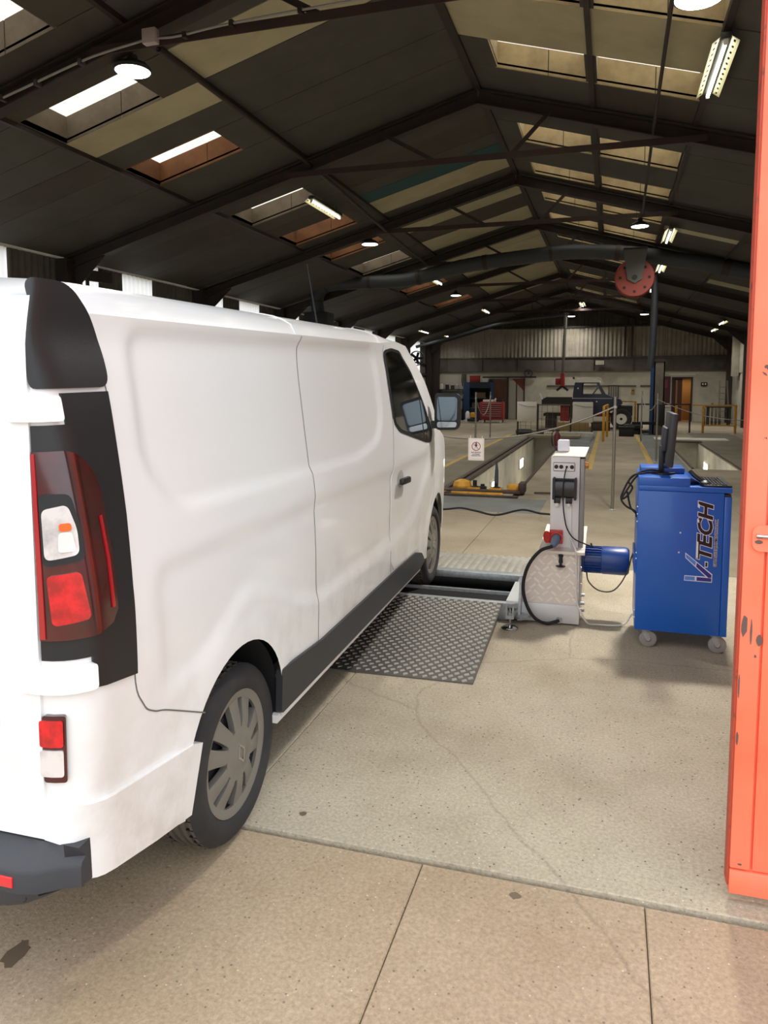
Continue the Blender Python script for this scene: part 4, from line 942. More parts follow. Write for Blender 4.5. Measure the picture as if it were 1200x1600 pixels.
for x,y in ((.262,cy0+.05),(.69,cy0+.05),(.262,cy1-.05),(.69,cy1-.05)): castor(x,y)
# logo lettering, reading upwards
TY=cy0-.0005
def up(x,z,y): # text x-axis -> +z, text y-axis -> -x
    return Matrix(((0,-1,0,x),(0,0,-1,y),(1,0,0,z),(0,0,0,1)))
M_lw=mat('logo_white','#d9dcea',.4); M_lb=mat('logo_black','#120c12',.35); M_lv1=mat('logo_light_blue','#4f86d8',.4); M_lv2=mat('logo_violet','#2b2a86',.4)
def lp(poly,m,y,par=cb): return MB().prism(poly,y-.0006,y,F).obj('logo_shape',m,par,smooth=0)
Vo=[(.484,.665),(.503,.628),(.623,.513),(.490,.518),(.487,.482),(.658,.480),(.658,.530),(.628,.565)]
Vo=[(.489,.668),(.491,.632),(.617,.517),(.489,.517),(.487,.482),(.655,.480),(.656,.535)]
lp(Vo,M_lw,TY)
def inset(P,k):
    c=Vector((sum(p[0] for p in P)/len(P),sum(p[1] for p in P)/len(P))); return P
lp([(.493,.659),(.495,.635),(.552,.583),(.556,.609)],M_lv1,TY-.0006); lp([(.561,.605),(.557,.578),(.633,.510),(.651,.512),(.651,.530)],M_lv2,TY-.0006)
lp([(.492,.512),(.491,.487),(.552,.486),(.552,.512)],M_lv1,TY-.0006); lp([(.563,.511),(.563,.486),(.651,.485),(.651,.508)],M_lv2,TY-.0006)
lp([(.608,.618),(.608,.575),(.628,.578),(.628,.615)],M_lw,TY); lp([(.612,.612),(.612,.581),(.624,.583),(.624,.609)],M_lb,TY-.0006)
def fit(body,x0,x1,z0,z1,m,mo,off,shear,y,bold=0):
    # letters occupy height x (left = top of letters) and run from z0 up to z1
    for o_,mm,yy in ((off+bold,mo,y),(bold,m,y-.0006)):
        me=text_mesh(body,1,.0003,o_,shear)
        if o_==off+bold:
            me0=text_mesh(body,1,.0003,bold,shear); xs=[v.co.x for v in me0.vertices]; ys=[v.co.y for v in me0.vertices]; bx=(min(xs),max(xs),min(ys),max(ys)); bpy.data.meshes.remove(me0)
        sx_=(z1-z0)/(bx[1]-bx[0]); sy_=(x1-x0)/(bx[3]-bx[2])
        me.transform(Matrix.Diagonal((sx_,sy_,1,1))@Matrix.Translation((-bx[0],-bx[2],0)))
        text_obj('logo_lettering',me,mm,up(x1,z0,yy),cb)
fit('TECH',.556,.648,.628,1.008,M_lb,M_lw,.028,.22,TY,.03)
fit('GARAGE EQUIPMENT.CO.UK',.660,.681,.585,.893,M_lb,M_lw,.075,0,TY,.02)
for z0,z1 in ((.632,.74),(.865,.885),(.96,.985)): lp([(.553,z0+.01),(.553,z1+.01),(.566,z1),(.566,z0)],M_lw,TY-.0011)
# monitor, keyboard, mouse
t=thing('monitor','black flat monitor seen from its side on the blue cabinet','monitor',(.345,5.36,1.152))
b=MB(); b.prism([(.09*math.cos(2*PI*i/24),.11*math.sin(2*PI*i/24)) for i in range(24)],.0005,.012); b.obj('stand_base',M_black,t)
MB().box(-.02,-.035,.01,.012,.035,.19,.004).obj('stand_neck',M_black,t)
M_=Matrix.Translation((.045,0,.235))@Matrix.Rotation(R(4),4,'Y')
b=MB(); b.box(-.022,-.26,-.17,.018,.26,.18,.006,M_); b.box(-.05,-.12,-.08,-.02,.12,.08,.01,M_); b.obj('monitor_case',mat('dark_grey_monitor','#2b2c30',.5),t)
MB().box(.0182,-.25,-.16,.0192,.25,.17,0,M_).obj('screen',M_glassd,t,smooth=0)
t=thing('keyboard','black keyboard lying on the lower deck of the blue cabinet','keyboard',(.665,5.33,1.0985))
MB().box(-.075,-.215,.0,.09,.215,.014,.004).obj('keyboard_base',M_black,t)
km=MB().box(-.007,-.007,.0135,.007,.007,.02).mesh('key',M_blackm,0)
for i in range(7):
    for j in range(20): link('key',km,t,(-.062+i*.0195,-.2+j*.021,0))
t=thing('phone_handset','black corded handset propped against the cabinet step','handset',(.565,5.24,1.0985))
MB().tube(spline([(-.05,.02,.085),(-.02,.0,.055),(.03,-.01,.02),(.05,-.02,.015)],5),.014,10).obj('handset_body',M_black,t)
t=thing('computer_mouse','black and silver mouse beside the keyboard','mouse',(.60,5.17,1.0985))
b=MB(); b.lathe([(0,0),(.03,.0),(.034,.01),(.028,.026),(.012,.034),(0,.035)],n=20,M=Matrix.Diagonal((1.0,1.5,1,1))); b.obj('mouse_shell',M_black,t); b=MB(); b.lathe([(.0,.0362),(.008,.0355),(.016,.032)],n=16,M=Matrix.Diagonal((1.0,1.6,1,1))); b.obj('mouse_stripe',M_galv,t)
t=thing('cable_bundle','tangle of black cables hanging off the back of the blue cabinet','cable',(0,0,0))
for k,pts in enumerate(([(.34,5.3,1.17),(.27,5.26,1.185),(.2,5.25,1.165),(.14,5.25,1.12),(.10,5.25,1.04),(.085,5.25,.98),(.12,5.25,.93),(.175,5.25,.9),(.188,5.25,.86)],[(.33,5.28,1.168),(.22,5.24,1.16),(.16,5.24,1.145),(.13,5.24,1.1),(.155,5.24,1.06),(.12,5.24,1.0),(.09,5.24,.985),(.13,5.24,1.06),(.165,5.24,1.12),(.2,5.24,1.16)],[(.085,5.255,.985),(.12,5.255,1.03),(.135,5.255,.97),(.15,5.255,.92),(.188,5.255,.88)])):
    MB().tube(spline(pts,8),.0065,8).obj('cable',M_rubber,t,60)
# ------------------------------------------------------------------ rope barrier and sign
def post(x,y,h,lab,r=.022):
    t=thing('barrier_post',lab,'post',(x,y,0),group='steel rope barrier posts')
    MB().lathe([(0,.0),(.05,.0),(.05,.008),(r+.004,.012),(r,.02)],n=16).obj('foot_plate',M_galv,t)
    MB().cyl((0,0,.015),(0,0,h),r,n=14).obj('pole',mat('stainless_pole','#9d9a94',.3,.9),t)
    MB().cyl((0,0,h-.16),(0,0,h-.13),r+.006,n=14).obj('rope_collar',M_galv,t)
    return t
post(.06,10.84,1.60,'nearest steel rope post standing right of the pedestal')
post(-3.9,10.84,1.60,'steel rope post hidden mostly behind the van mirror')
post(-3.12,17.8,1.60,'steel rope post just behind the no entry sign')
post(-3.73,24,1.57,'steel rope post right of the red tool chest')
post(1.03,18.1,1.58,'steel rope post just left of the monitor')
post(.94,24.7,1.60,'steel rope post between the truck wheel and the lift column')
post(4.6,18.1,1.58,'steel rope post by the right wall')
M_rope=mat('grey_rope','#87807a',.8)
def rope(a,b_,sag,lab,r=.011):
    pts=[]
    for i in range(25):
        q=i/24; p=Vector(a).lerp(Vector(b_),q); p.z-=sag*4*q*(1-q); pts.append(p)
    return tag(MB().tube(pts,r,6).obj('barrier_rope',M_rope,smooth=60),lab,'rope')
rope((.06,10.84,1.46),(-3.9,10.84,1.46),.49,'nearest grey barrier rope that carries the no entry sign',.013)
rope((-3.12,17.8,1.46),(-3.73,24,1.43),.5,'sagging rope in front of the red tool chest')
rope((1.03,18.1,1.44),(.94,24.7,1.46),.35,'sagging rope left of the lift column')
rope((1.03,18.1,1.44),(4.6,18.1,1.44),.45,'sagging rope across the right pit')
sg=thing('no_entry_sign','small white NO ENTRY sign with red pedestrian circle hanging from rope','sign',(-1.885,10.82,.815))
MB().prism(rrect(-.118,-.165,.118,.165,.006),0,.004,lambda a,b,c:(a,c,b)).obj('sign_board',mat('sign_laminate','#dcd4ce',.3),sg)
MB().prism(rrect(-.092,-.135,.092,.145,.004),-.002,0,lambda a,b,c:(a,c,b)).obj('sign_paper',mat('sign_paper','#e8dedc',.6),sg)
M_sr=mat('sign_red','#9c2a2e',.6); M_sk=mat('sign_black','#1c1a20',.6)
b=MB(); Fs=lambda a,c,d:(a,d,c)
n=36; b.add([(r*math.cos(2*PI*i/n),y,.045+r*math.sin(2*PI*i/n)) for y in (-.0035,-.0022) for r in (.066,.056) for i in range(n)],[(i,(i+1)%n,n+(i+1)%n,n+i) for i in range(n)]+[(2*n+i,3*n+i,3*n+(i+1)%n,2*n+(i+1)%n) for i in range(n)]+[(i,2*n+i,2*n+(i+1)%n,(i+1)%n) for i in range(n)])
b.obj('prohibition_ring',M_sr,sg,0)
b=MB(); b.bar((-.042,-.003,.087),(.042,-.003,.003),.002,.009,(0,1,0)); b.obj('prohibition_bar',M_sr,sg,0)
b=MB(); b.prism([(.011*math.cos(t*PI/6),.088+.011*math.sin(t*PI/6)) for t in range(12)],-.0045,-.003,Fs); b.prism([(-.012,.075),(.012,.075),(.010,.04),(-.01,.04)],-.0045,-.003,Fs)
for p,q in (((-.008,.072),(-.034,.055)),((.008,.072),(.034,.058)),((-.006,.042),(-.028,.004)),((.006,.042),(.028,.006))): b.bar((p[0],-.0038,p[1]),(q[0],-.0038,q[1]),.0015,.009,(0,1,0))
b.obj('pedestrian_figure',M_sk,sg,0)
upr=Matrix.Rotation(PI/2,4,'X')
for txt,sz,z in (('NO ENTRY',.030,-.057),('AUTHORISED',.018,-.08),('PERSONNEL ONLY',.017,-.10)):
    me=text_mesh(txt,sz,.0004,.0006,0,'CENTER'); text_obj('sign_lettering',me,M_sk,Matrix.Translation((0,-.0026,z))@upr,sg)
for x in (-.085,.085): MB().tube([(x,.002,.155),(x*1.02,.012,.19),(x*1.02,.02,.19 if False else .2)],.003,6).obj('sign_tie',M_white,sg)

# ------------------------------------------------------------------ pit jack across the left pit
t=thing('pit_jack','yellow and black pit jack beam across the near end of the left pit','jack',(-1.96,11.95,0))
MB().box(-.72,-.18,.03,.62,.02,.07,.006).obj('beam',M_rail,t); MB().box(-.60,-.24,.005,.35,-.16,.045,.006).obj('front_lip',M_yel,t)
MB().lathe([(0,.04),(.15,.04),(.16,.1),(.13,.17),(.06,.2),(0,.2)],(-.37,.14,0),'z',20).obj('cover_dome',M_yel,t)
MB().box(.38,.02,.04,.58,.16,.16,.03).obj('end_cap',M_yel,t); MB().box(.58,-.1,.03,.68,.2,.2,.02).obj('end_stop',M_rail,t)
for x,h in ((-.15,.2),(-.02,.14),(.2,.17)): MB().lathe([(0,.06),(.07,.06),(.07,.1),(.035,.11),(.035,h),(0,h)],(x,.08,0),'z',14).obj('jack_head',M_black,t)
MB().tube([(.2,.1,.15),(.205,.1,.36),(.2,.11,.52)],[.035,.03,.012],8).obj('ram',mat('blue_grey_steel','#46505a',.5,.4),t)
for x in (-.15,.2): MB().box(x-.1,-.04,.068,x+.1,.12,.09).obj('jack_plate',M_yel,t)
t=thing('pump_handle','rusty pump handle lying on the floor left of the pedestal','handle',(-.95,12.1,0))
MB().bar((-.2,.0,.02),(.4,0,.035),.03,.025).obj('lever',M_rail,t); MB().box(.15,-.06,.0,.42,.06,.06,.015).obj('handle_block',M_rail,t)
t=thing('extinguisher','dark red fire extinguisher hanging in the left pit behind the pedestal','extinguisher',(-1.36,20.5,0))
MB().lathe([(0,.05),(.08,.05),(.085,.1),(.085,.42),(.04,.5),(.03,.54),(0,.54)],n=18).obj('cylinder',mat('dark_red_paint','#5e1a18',.5),t); MB().box(-.05,-.02,.53,.06,.02,.58).obj('valve',M_black,t); MB().tube(spline([(.0,.0,.55),(-.13,0,.5),(-.14,0,.25),(-.1,0,.12)],5),.014,6).obj('hose',M_black,t)

# ------------------------------------------------------------------ pit guard with two white boards
M_mesh=mat('grey_mesh_wire','#5d5b55',.6,.4)
t=thing('pit_guard','black mesh guard rail across the far end of the left pit','barrier',(0,26.6,0))
MB().bar((-3.2,0,1.09),(-.55,0,1.09),.04,.04).obj('top_rail',M_mesh,t,smooth=0); MB().bar((-3.2,0,.14),(-.55,0,.14),.04,.04).obj('bottom_rail',M_mesh,t,smooth=0)
for x in (-3.15,-2.45,-1.32,-.6): MB().box(x-.03,-.03,.0,x+.03,.03,1.36 if x==-1.32 else 1.12).obj('upright',M_steel_dk,t,smooth=0)
for k in range(14): MB().bar((-3.05+.185*k,0,.15),(-3.05+.185*k,0,1.08),.012,.012,(0,1,0)).obj('mesh_bar',M_mesh,t,smooth=0)
for z in (.35,.6,.85): MB().bar((-3.15,.01,z),(-.6,.01,z),.008,.008).obj('mesh_bar',M_mesh,t,smooth=0)
M_board=mat('white_board','#cfc9be',.5)
for x,lab in ((-2.83,'left white square board hung on the pit guard'),(-.92,'right white square board hung on the pit guard in front of the truck')):
    t=thing('white_board',lab,'board',(x,26.52,0),group='white boards on the pit guard')
    MB().box(-.34,0,.5,.34,.018,1.2,.004).obj('board',M_board,t)
    for s in (-.25,.25): MB().tube([(s,.01,1.19),(s,.03,1.24),(s,.09,1.12)],.006,6).obj('hook',M_mesh,t)
    MB().tube(spline([(-.3,-.01,1.12),(0,-.012,1.04),(.3,-.01,1.03)],4),.006,6).obj('board_cord',M_mesh,t)
tag(MB().box(-2.2,26.25,0,-.55,26.5,.16,.01).obj('kerb_block',M_pit,smooth=0),'pale kerb block at the foot of the pit guard','block')
# yellow guard rails
def yrail(pts,label,h=1.08):
    t=thing('guard_rail',label,'barrier',(0,0,0))
    for x,y in pts: MB().box(x-.04,y-.04,0,x+.04,y+.04,h,.006).obj('upright',M_yel,t)
    for (a,b_),(c,d) in zip(pts[:-1],pts[1:]): MB().bar((a,b_,h-.02),(c,d,h-.02),.05,.05).obj('rail',M_yel,t,smooth=0)
    return t
yrail([(-.2,24.4),(-.1,26.8)],'short yellow guard rail at the right of the pit guard',1.12)
yrail([(-.05,33),(1.0,33)],'yellow trestle rail in front of the truck wheel',1.12)
t=yrail([(2.4,30.3),(3.3,29.8),(4.4,29.8)],'yellow guard rail at the far end of the right pit',1.06); MB().bar((3.3,29.8,.3),(4.4,29.8,.3),.04,.04).obj('rail',M_yel,t,smooth=0)
t=thing('guard_rail','dark guard rail across the foot of the lift column','barrier',(0,0,0)); MB().bar((.95,29.9,1.06),(2.9,29.9,1.06),.06,.06).obj('rail',M_steel_dk,t,smooth=0)
for x in (1.0,2.85): MB().box(x-.03,29.87,0,x+.03,29.93,1.06).obj('upright',M_steel_dk,t,smooth=0)

# ------------------------------------------------------------------ old blue truck at the back
M_navy=mat('navy_truck_paint','#1a2036',.4,coat=.2,noise=(3,'#232a40',.4,.7)); M_cream=mat('cream_roof_paint','#ebe5d6',.5)
tr=thing('pickup_truck','old navy pickup truck with cream cab roof and open front','truck',(0,32.2,0)); G=lambda a,c,d:(a,d,c)
# cab sides with a real window hole: pillar, door bottom, screen post, header
for d0,d1 in ((-.75,-.70),(.70,.75)):
    b=MB()
    b.prism([(-1.48,.62),(-.15,.62),(.05,.85),(.1,1.15),(-.22,1.42),(-1.5,1.42)],d0,d1,G)
    b.prism([(-1.5,1.42),(-1.14,1.42),(-1.14,1.86),(-1.44,1.86)],d0,d1,G)
    b.prism([(-1.44,1.86),(-.48,1.86),(-.46,1.9),(-1.42,1.9)],d0,d1,G)
    b.prism([(-.48,1.86),(-.56,1.86),(-.56,1.82),(-.36,1.42),(-.22,1.42)],d0,d1,G)
    b.prism([(-.74,1.42),(-.70,1.42),(-.52,1.66),(-.54,1.7)],d0,d1,G)
    b.obj('cab_side',M_navy,tr,smooth=0)
MB().box(-1.49,-.7,.62,-1.42,.7,1.42).obj('cab_back',M_navy,tr,smooth=0)
b=MB(); b.prism([(-1.46,1.9),(-.42,1.9),(-.46,1.99),(-.6,2.05),(-1.32,2.07),(-1.42,2.02)],-.77,.77,G); b.obj('cab_roof',M_cream,tr,smooth=0)
b=MB(); b.prism([(-.2,1.42),(.1,1.28),(.4,1.2),(.46,1.05),(.2,.8),(-.1,.7)],-.68,.68,G); b.obj('bonnet',M_navy,tr,smooth=0)
MB().bar((-1.5,-.757,1.25),(.05,-.757,1.25),.012,.03).obj('body_moulding',M_galv,tr,smooth=0)
for x,z in ((-1.3,1.66),(-.55,1.12)): MB().lathe([(0,-.775),(.03,-.77),(.035,-.75)],(x,0,z),'y',10).obj('side_lamp',M_white,tr)
MB().box(-1.52,-.7,2.03,-1.44,-.6,2.12).obj('roof_lamp',M_black,tr)
b=MB(); b.box(-2.75,-.8,1.0,-1.52,.8,1.2); b.prism([(-2.75,1.2),(-2.55,1.3),(-1.52,1.3),(-1.52,1.2)],-.8,-.76,G); b.obj('flatbed',mat('dark_bed_timber','#33302a',.8),tr,smooth=0)
MB().bar((-2.72,-.8,1.2),(-2.82,-.8,1.42),.05,.06).obj('bed_stake',M_white,tr,smooth=0)
for s in (-.4,.4): MB().box(-2.7,s-.04,.5,.8,s+.04,.62).obj('chassis_rail',M_steel_dk,tr,smooth=0)
MB().box(-.45,-.78,.52,.0,-.72,.60).obj('step_board',M_red,tr,smooth=0)
MB().box(-2.0,-.62,.3,-1.65,.62,.98).obj('fuel_tank',M_red,tr); MB().box(-1.6,-.5,.4,-1.0,.5,.95).obj('gearbox',mat('dark_green_tank','#2a332c',.6),tr)
MB().box(.15,-.62,.55,.85,.62,.95).obj('front_wing',M_black,tr)
for k in range(3): MB().box(-2.6,-.6,.0+k*.165,-2.2,.6,.16+k*.165).obj('support_block',M_steel_dk,tr,smooth=0)
for x,y in ((.42,-.62),(.42,.62)):
    w=link('wheel',None,tr,(x,y,.42)); b=MB(); b.lathe([(.22,-.1),(.30,-.11),(.38,-.1),(.42,-.06),(.42,.06),(.38,.1),(.30,.11),(.22,.1)],axis='y',n=32,closed=True); b.obj('tyre',M_tyre,w)
    MB().lathe([(.235,-.085),(.22,-.07),(.14,-.03),(.1,-.06),(.09,-.04),(0,-.04)],axis='y',n=28).obj('wheel_rim',M_cream,w); MB().lathe([(0,-.09),(.06,-.085),(.07,-.04)],axis='y',n=6).obj('hub',M_black,w,0)
# clutter on the floor round the truck
def box_item(name,lab,cat,x,y,z,sx_,sy_,sz,m,group=None,lid=True):
    t=thing(name,lab,cat,(x,y,z),group=group); MB().box(-sx_/2,-sy_/2,.0,sx_/2,sy_/2,sz*(.8 if lid else 1),.01).obj('box_body',m,t)
    if lid: MB().box(-sx_/2-.01,-sy_/2-.01,sz*.8,sx_/2+.01,sy_/2+.01,sz,.01).obj('lid',m,t)
    return t
def tyre_item(lab,x,y,z=0,r=.3):
    t=thing('loose_tyre',lab,'tyre',(x,y,z),group='loose tyres on the workshop floor'); MB().lathe([(r*.6,.0),(r*.85,-.0+.0),(r,.04),(r,.14),(r*.85,.18),(r*.6,.18),(r*.62,.09)],n=26,closed=True).obj('tread_ring',M_tyre,t)
    for k in range(10): 
        a=2*PI*k/10; MB().box(r*.985,-.012,.05,r*1.008,.012,.13,0,Matrix.Rotation(a,4,'Z')).obj('tread_block',M_black,t,smooth=0)
tyre_item('loose tyre lying left of the kerb block under the left board',-3.0,27.3); tyre_item('loose tyre lying right of the first loose tyre, by the guard',-2.25,27.6)
tyre_item('lower loose tyre of the pair left of the lift column foot',.75,28.6,0,.34); tyre_item('upper loose tyre of the pair left of the lift column foot',.8,28.6,.185,.34)
box_item('tool_case','dark tool case on the floor below the yellow trestle rail','case',.55,27.2,0,.5,.3,.34,M_blackm)
box_item('parts_crate','yellow brown parts crate on the floor under the truck','crate',-1.4,30.2,0,1.2,.5,.32,mat('crate_ochre','#8a7240',.7),lid=False)
box_item('engine_block','rusty engine block on the floor below the truck cab','engine',-.35,30.5,0,.7,.5,.35,M_rail)
t=thing('scrap_pallet','dark timber pallet on the floor at the lift column foot','pallet',(1.75,29.2,0))
for k in range(6): MB().box(-.6+k*.2,-.4,.1,-.46+k*.2,.4,.125).obj('board',M_rail,t,smooth=0)
for y in (-.36,0,.36): MB().box(-.6,y-.04,0,.56,y+.04,.1).obj('bearer',M_rail,t,smooth=0)
t=thing('axle_stand','small dark axle stand on the floor before the lit doorway','stand',(2.55,34.2,0))
for a in (0,90,180,270): MB().bar((.2*math.cos(R(a)),.2*math.sin(R(a)),0),(0,0,.3),.04,.04).obj('leg',M_black,t,smooth=0)
MB().cyl((0,0,.25),(0,0,.42),.03,n=10).obj('post',M_black,t)
tag(MB().box(1.4,25.3,0,3.6,26.3,.05,.01).obj('cover_slab',M_pit,smooth=0),'pale concrete cover slab beyond the right pit','slab')
# two-post lift column
t=thing('lift_column','grey and blue vehicle lift column before the back wall','lift',(1.56,28.5,0))
b=MB(); b.box(-.1,-.17,0,.26,-.13,2.62); b.box(-.1,-.17,0,-.06,.17,2.62); b.box(.22,-.17,0,.26,.17,2.62); b.obj('column',mat('grey_brown_column','#6e655b',.6,noise=(3,'#575049',.4,.7)),t,smooth=0)
MB().box(-.21,-.13,0,-.1,.12,2.62).obj('side_column',mat('lift_blue','#16365f',.5),t,smooth=0); MB().box(-.4,-.4,0,.5,.4,.03).obj('base_plate',M_steel_dk,t,smooth=0)
MB().box(-.02,-.26,.35,.3,-.17,1.1,.01).obj('carriage',M_black,t); MB().bar((0,-.22,.42),(-.8,-.5,.42),.1,.1).obj('lift_arm',M_black,t,smooth=0); MB().box(-.12,-.2,2.62,.3,.2,2.7).obj('top_cap',M_steel_dk,t,smooth=0)

# ------------------------------------------------------------------ back wall things
def wthing(name,lab,cat,x,z,y=39.44,**k): return thing(name,lab,cat,(x,y,z),**k)
t=thing('door_2','brown timber sliding door on a track in the back wall','door',(-5.85,39.42,0),kind='structure'); 
for k in range(4): MB().box(-.5+k*.27,-.03,.03,-.235+k*.27,.03,2.12).obj('plank',mat('brown_door_timber','#5a3826',.7,noise=(3,'#43291c',.4,.7)),t,smooth=0)
MB().box(-.7,-.06,2.18,2.1,.0,2.26).obj('track',M_steel_dk,t,smooth=0); MB().box(.57,-.04,.0,.66,.03,2.2).obj('jamb',M_steel_dk,t,smooth=0)
t=thing('door_3','grey white panel door with a red triangle beside the timber door','door',(-4.75,39.44,0),kind='structure'); MB().box(-.42,-.02,.02,.42,.02,2.14).obj('door_leaf',mat('grey_white_door','#9a9488',.6),t,smooth=0)
MB().prism([(-.25,2.14),(.42,2.14),(.42,1.45)],-.03,-.02,lambda a,b,c:(a,c,b)).obj('red_panel',mat('brick_red_panel','#6e2f24',.7),t,smooth=0); MB().box(-.03,-.035,.0,.02,-.02,2.1).obj('post',M_steel_dk,t,smooth=0); MB().box(.36,-.05,.3,.42,-.02,2.14).obj('post',M_rail,t,smooth=0)
t=wthing('hose_coil','dark coiled hose hung on the back wall above the white door','hose',-4.15,2.42,39.34)
for k in range(3): MB().lathe([(.2+.015*math.cos(a),-.03*k+.015*math.sin(a)) for a in [2*PI*i/6 for i in range(6)]],axis='y',n=22,closed=True).obj('coil',M_rubber,t)
MB().box(-.03,-.02,-.05,.03,.1,.05).obj('hook',M_steel_dk,t)
t=wthing('floodlight','pale floodlight fixed to the grey beam above the truck','lamp',-.58,2.93,39.22); MB().box(-.24,-.06,-.14,.24,.06,.14,.02).obj('housing',M_black,t); MB().box(-.21,-.066,-.11,.21,-.058,.11).obj('lens',mat('frosted_floodlight','#b0ac9c',.4),t,smooth=0); MB().box(-.03,.06,-.1,.03,.14,.0).obj('bracket',M_steel_dk,t)
t=wthing('wall_grille','grey louvred grille on the back wall right of the truck','grille',.12,1.46,39.47); MB().box(-.26,-.02,-.32,.26,.02,.32).obj('frame',M_band,t,smooth=0)
for k in range(4): MB().box(-.2+k*.11,-.035,-.29,-.13+k*.11,-.02,.29).obj('slat',mat('grille_slat','#7d776b',.6),t,smooth=0)
t=wthing('warning_plate','small yellow warning plate on the back wall left of the lift','sign',1.05,1.48,39.48); MB().box(-.08,-.006,-.16,.08,.01,.16,.002).obj('plate',mat('warning_yellow','#8f7a38',.6),t); MB().prism([(-.06,.02),(.06,.02),(0,.12)],-.012,-.006,lambda a,b,c:(a,c,b)).obj('triangle',M_black,t,smooth=0)
t=wthing('notice_board','dark maroon notice board left of the lit doorway','board',2.56,1.45,39.46); MB().box(-.25,-.02,-.55,.25,.02,.78).obj('board',mat('maroon_board','#3f1a1e',.7),t,smooth=0); MB().box(-.1,-.026,.2,.12,-.02,.62).obj('notice',mat('red_notice','#6a2a2c',.6),t,smooth=0); MB().box(-.25,-.026,-.72,.25,.02,-.56).obj('lower_notice',M_board,t,smooth=0)
t=wthing('switch_box','dark switch box on the back wall right of the lit doorway','box',4.35,1.85,39.44); MB().box(-.14,-.05,-.09,.14,.05,.09,.01).obj('case',M_black,t); 
for x in (-.06,.06): MB().box(x-.03,-.06,-.04,x+.03,-.05,.04).obj('rocker',M_white,t)
# lit doorway: frame, dark red leaf, little room behind
t=thing('door_4','lit doorway in the back wall with an ochre room behind','door',(3.35,39.5,0),kind='structure')
for x in (-.47,.43): MB().box(x,-.06,0,x+.06,.25,2.2).obj('door_frame',M_steel_dk,t,smooth=0)
MB().box(-.47,-.06,2.14,.49,.25,2.2).obj('door_frame',M_steel_dk,t,smooth=0); MB().box(-.6,-.03,2.3,.6,.0,2.36).obj('lintel_strip',M_board,t,smooth=0)
M_ochre=mat('ochre_room_wall','#a87a44',.7); b=MB(); b.add([(-.9,1.6,0),(1.2,1.6,0),(1.2,1.6,2.4),(-.9,1.6,2.4),(-.9,.26,0),(1.2,.26,0),(1.2,.26,2.4),(-.9,.26,2.4)],[(0,1,2,3),(1,5,6,2),(4,0,3,7),(3,2,6,7),(0,4,5,1)]); b.obj('room_shell',M_ochre,t,smooth=0)
MB().box(-.4,.1,.02,.02,.14,2.12).obj('inner_leaf',mat('dark_red_door','#4a2118',.6),t,smooth=0); MB().box(-.28,.05,.3,-.2,.1,2.05).obj('hanging_coat',mat('tan_coat','#8a6a48',.8),t)
area('room_light',t,(.3,.9,2.3),.5,.5,POWER_ROOM,(1,.8,.5))
# blue storage cabinet, red tool chest, bench
t=thing('storage_cabinet','tall open blue cabinet with dark shelves before the back wall','cabinet',(-6.55,38.2,0)); M_sblue=mat('storage_blue','#12345a',.5)
MB().box(-.74,-.35,0,-.42,.35,1.95,.01).obj('side_panel',M_sblue,t); MB().box(.66,-.35,0,.72,.35,1.95).obj('side_panel',M_sblue,t,smooth=0); MB().box(-.42,.29,0,.66,.35,1.95).obj('back_panel',mat('dark_blue_steel','#10202f',.6),t,smooth=0); MB().box(-.42,-.35,1.65,.66,.35,1.95).obj('top_panel',MATS['dark_blue_steel'],t,smooth=0)
for z in (.1,.6,1.1): MB().box(-.42,-.33,z,.66,.29,z+.03).obj('shelf',MATS['dark_blue_steel'],t,smooth=0)
ctop=[('red_case','red plastic case on top of the blue cabinet',-6.75,1.95,.5,.3,.34,M_red),('white_bottle_crate','pale crate right of the red case on top of the cabinet',-6.2,1.95,.3,.3,.2,M_board),('spray_box','dark box beside the pale crate on top of the cabinet',-5.9,1.95,.2,.25,.14,M_blackm),
 ('parts_bin','grey parts bin on the middle shelf of the blue cabinet',-6.6,.63,.5,.4,.28,M_band),('oil_can','dark oil drum on the lowest shelf of the blue cabinet',-6.3,.13,.4,.4,.4,M_blackm),('carton','brown carton on the upper shelf of the blue cabinet',-6.4,1.13,.45,.35,.3,mat('brown_card','#6b543b',.8))]
for nm,lab,x,z,a,c,h,m in ctop: box_item(nm,lab,nm.split('_')[-1],x,38.15,z,a,c,h,m)
t=thing('tool_chest','red tool chest on castors with seven drawers','tool chest',(-5.42,35.5,0)); MB().box(-.55,-.3,.16,.55,.3,1.0,.01).obj('chest_body',M_red,t)
for k in range(7):
    z=.26+k*.1; d=MB().box(-.48,-.325,z,.48,-.3,z+.085,.006).obj('drawer',mat('chest_drawer_red','#7c1d1e',.45),t); MB().box(-.46,-.338,z+.066,.46,-.325,z+.08).obj('drawer_pull',M_galv,d,smooth=0)
for x in (-.43,.43):
    for y in (-.2,.2): MB().lathe([(0,-.03),(.07,-.03),(.075,0),(.07,.03),(0,.03)],(x,y,.076),'y',16).obj('castor',M_white if y<0 else M_black,t); MB().box(x-.03,y-.04,.12,x+.03,y+.04,.16).obj('castor_plate',M_galv,t,smooth=0)
box_item('grey_tray','pale tray of tools on top of the red tool chest','tray',-5.6,35.5,1.0,.5,.4,.1,M_board,lid=False); box_item('socket_box','dark socket box on the red tool chest, right end','box',-5.08,35.5,1.0,.28,.3,.12,M_blackm)
for x,h,m,lab in ((-5.3,.2,M_board,'pale bottle standing on the red tool chest'),(-5.78,.24,M_black,'dark bottle on the left end of the red tool chest')):
    t=thing('bottle',lab,'bottle',(x,35.65,1.0)); MB().lathe([(0,0),(.05,0),(.05,h*.65),(.02,h*.8),(.02,h*.9)],n=12).obj('bottle_body',m,t); MB().cyl((0,0,h*.9),(0,0,h),.025,n=10).obj('cap',M_red,t)
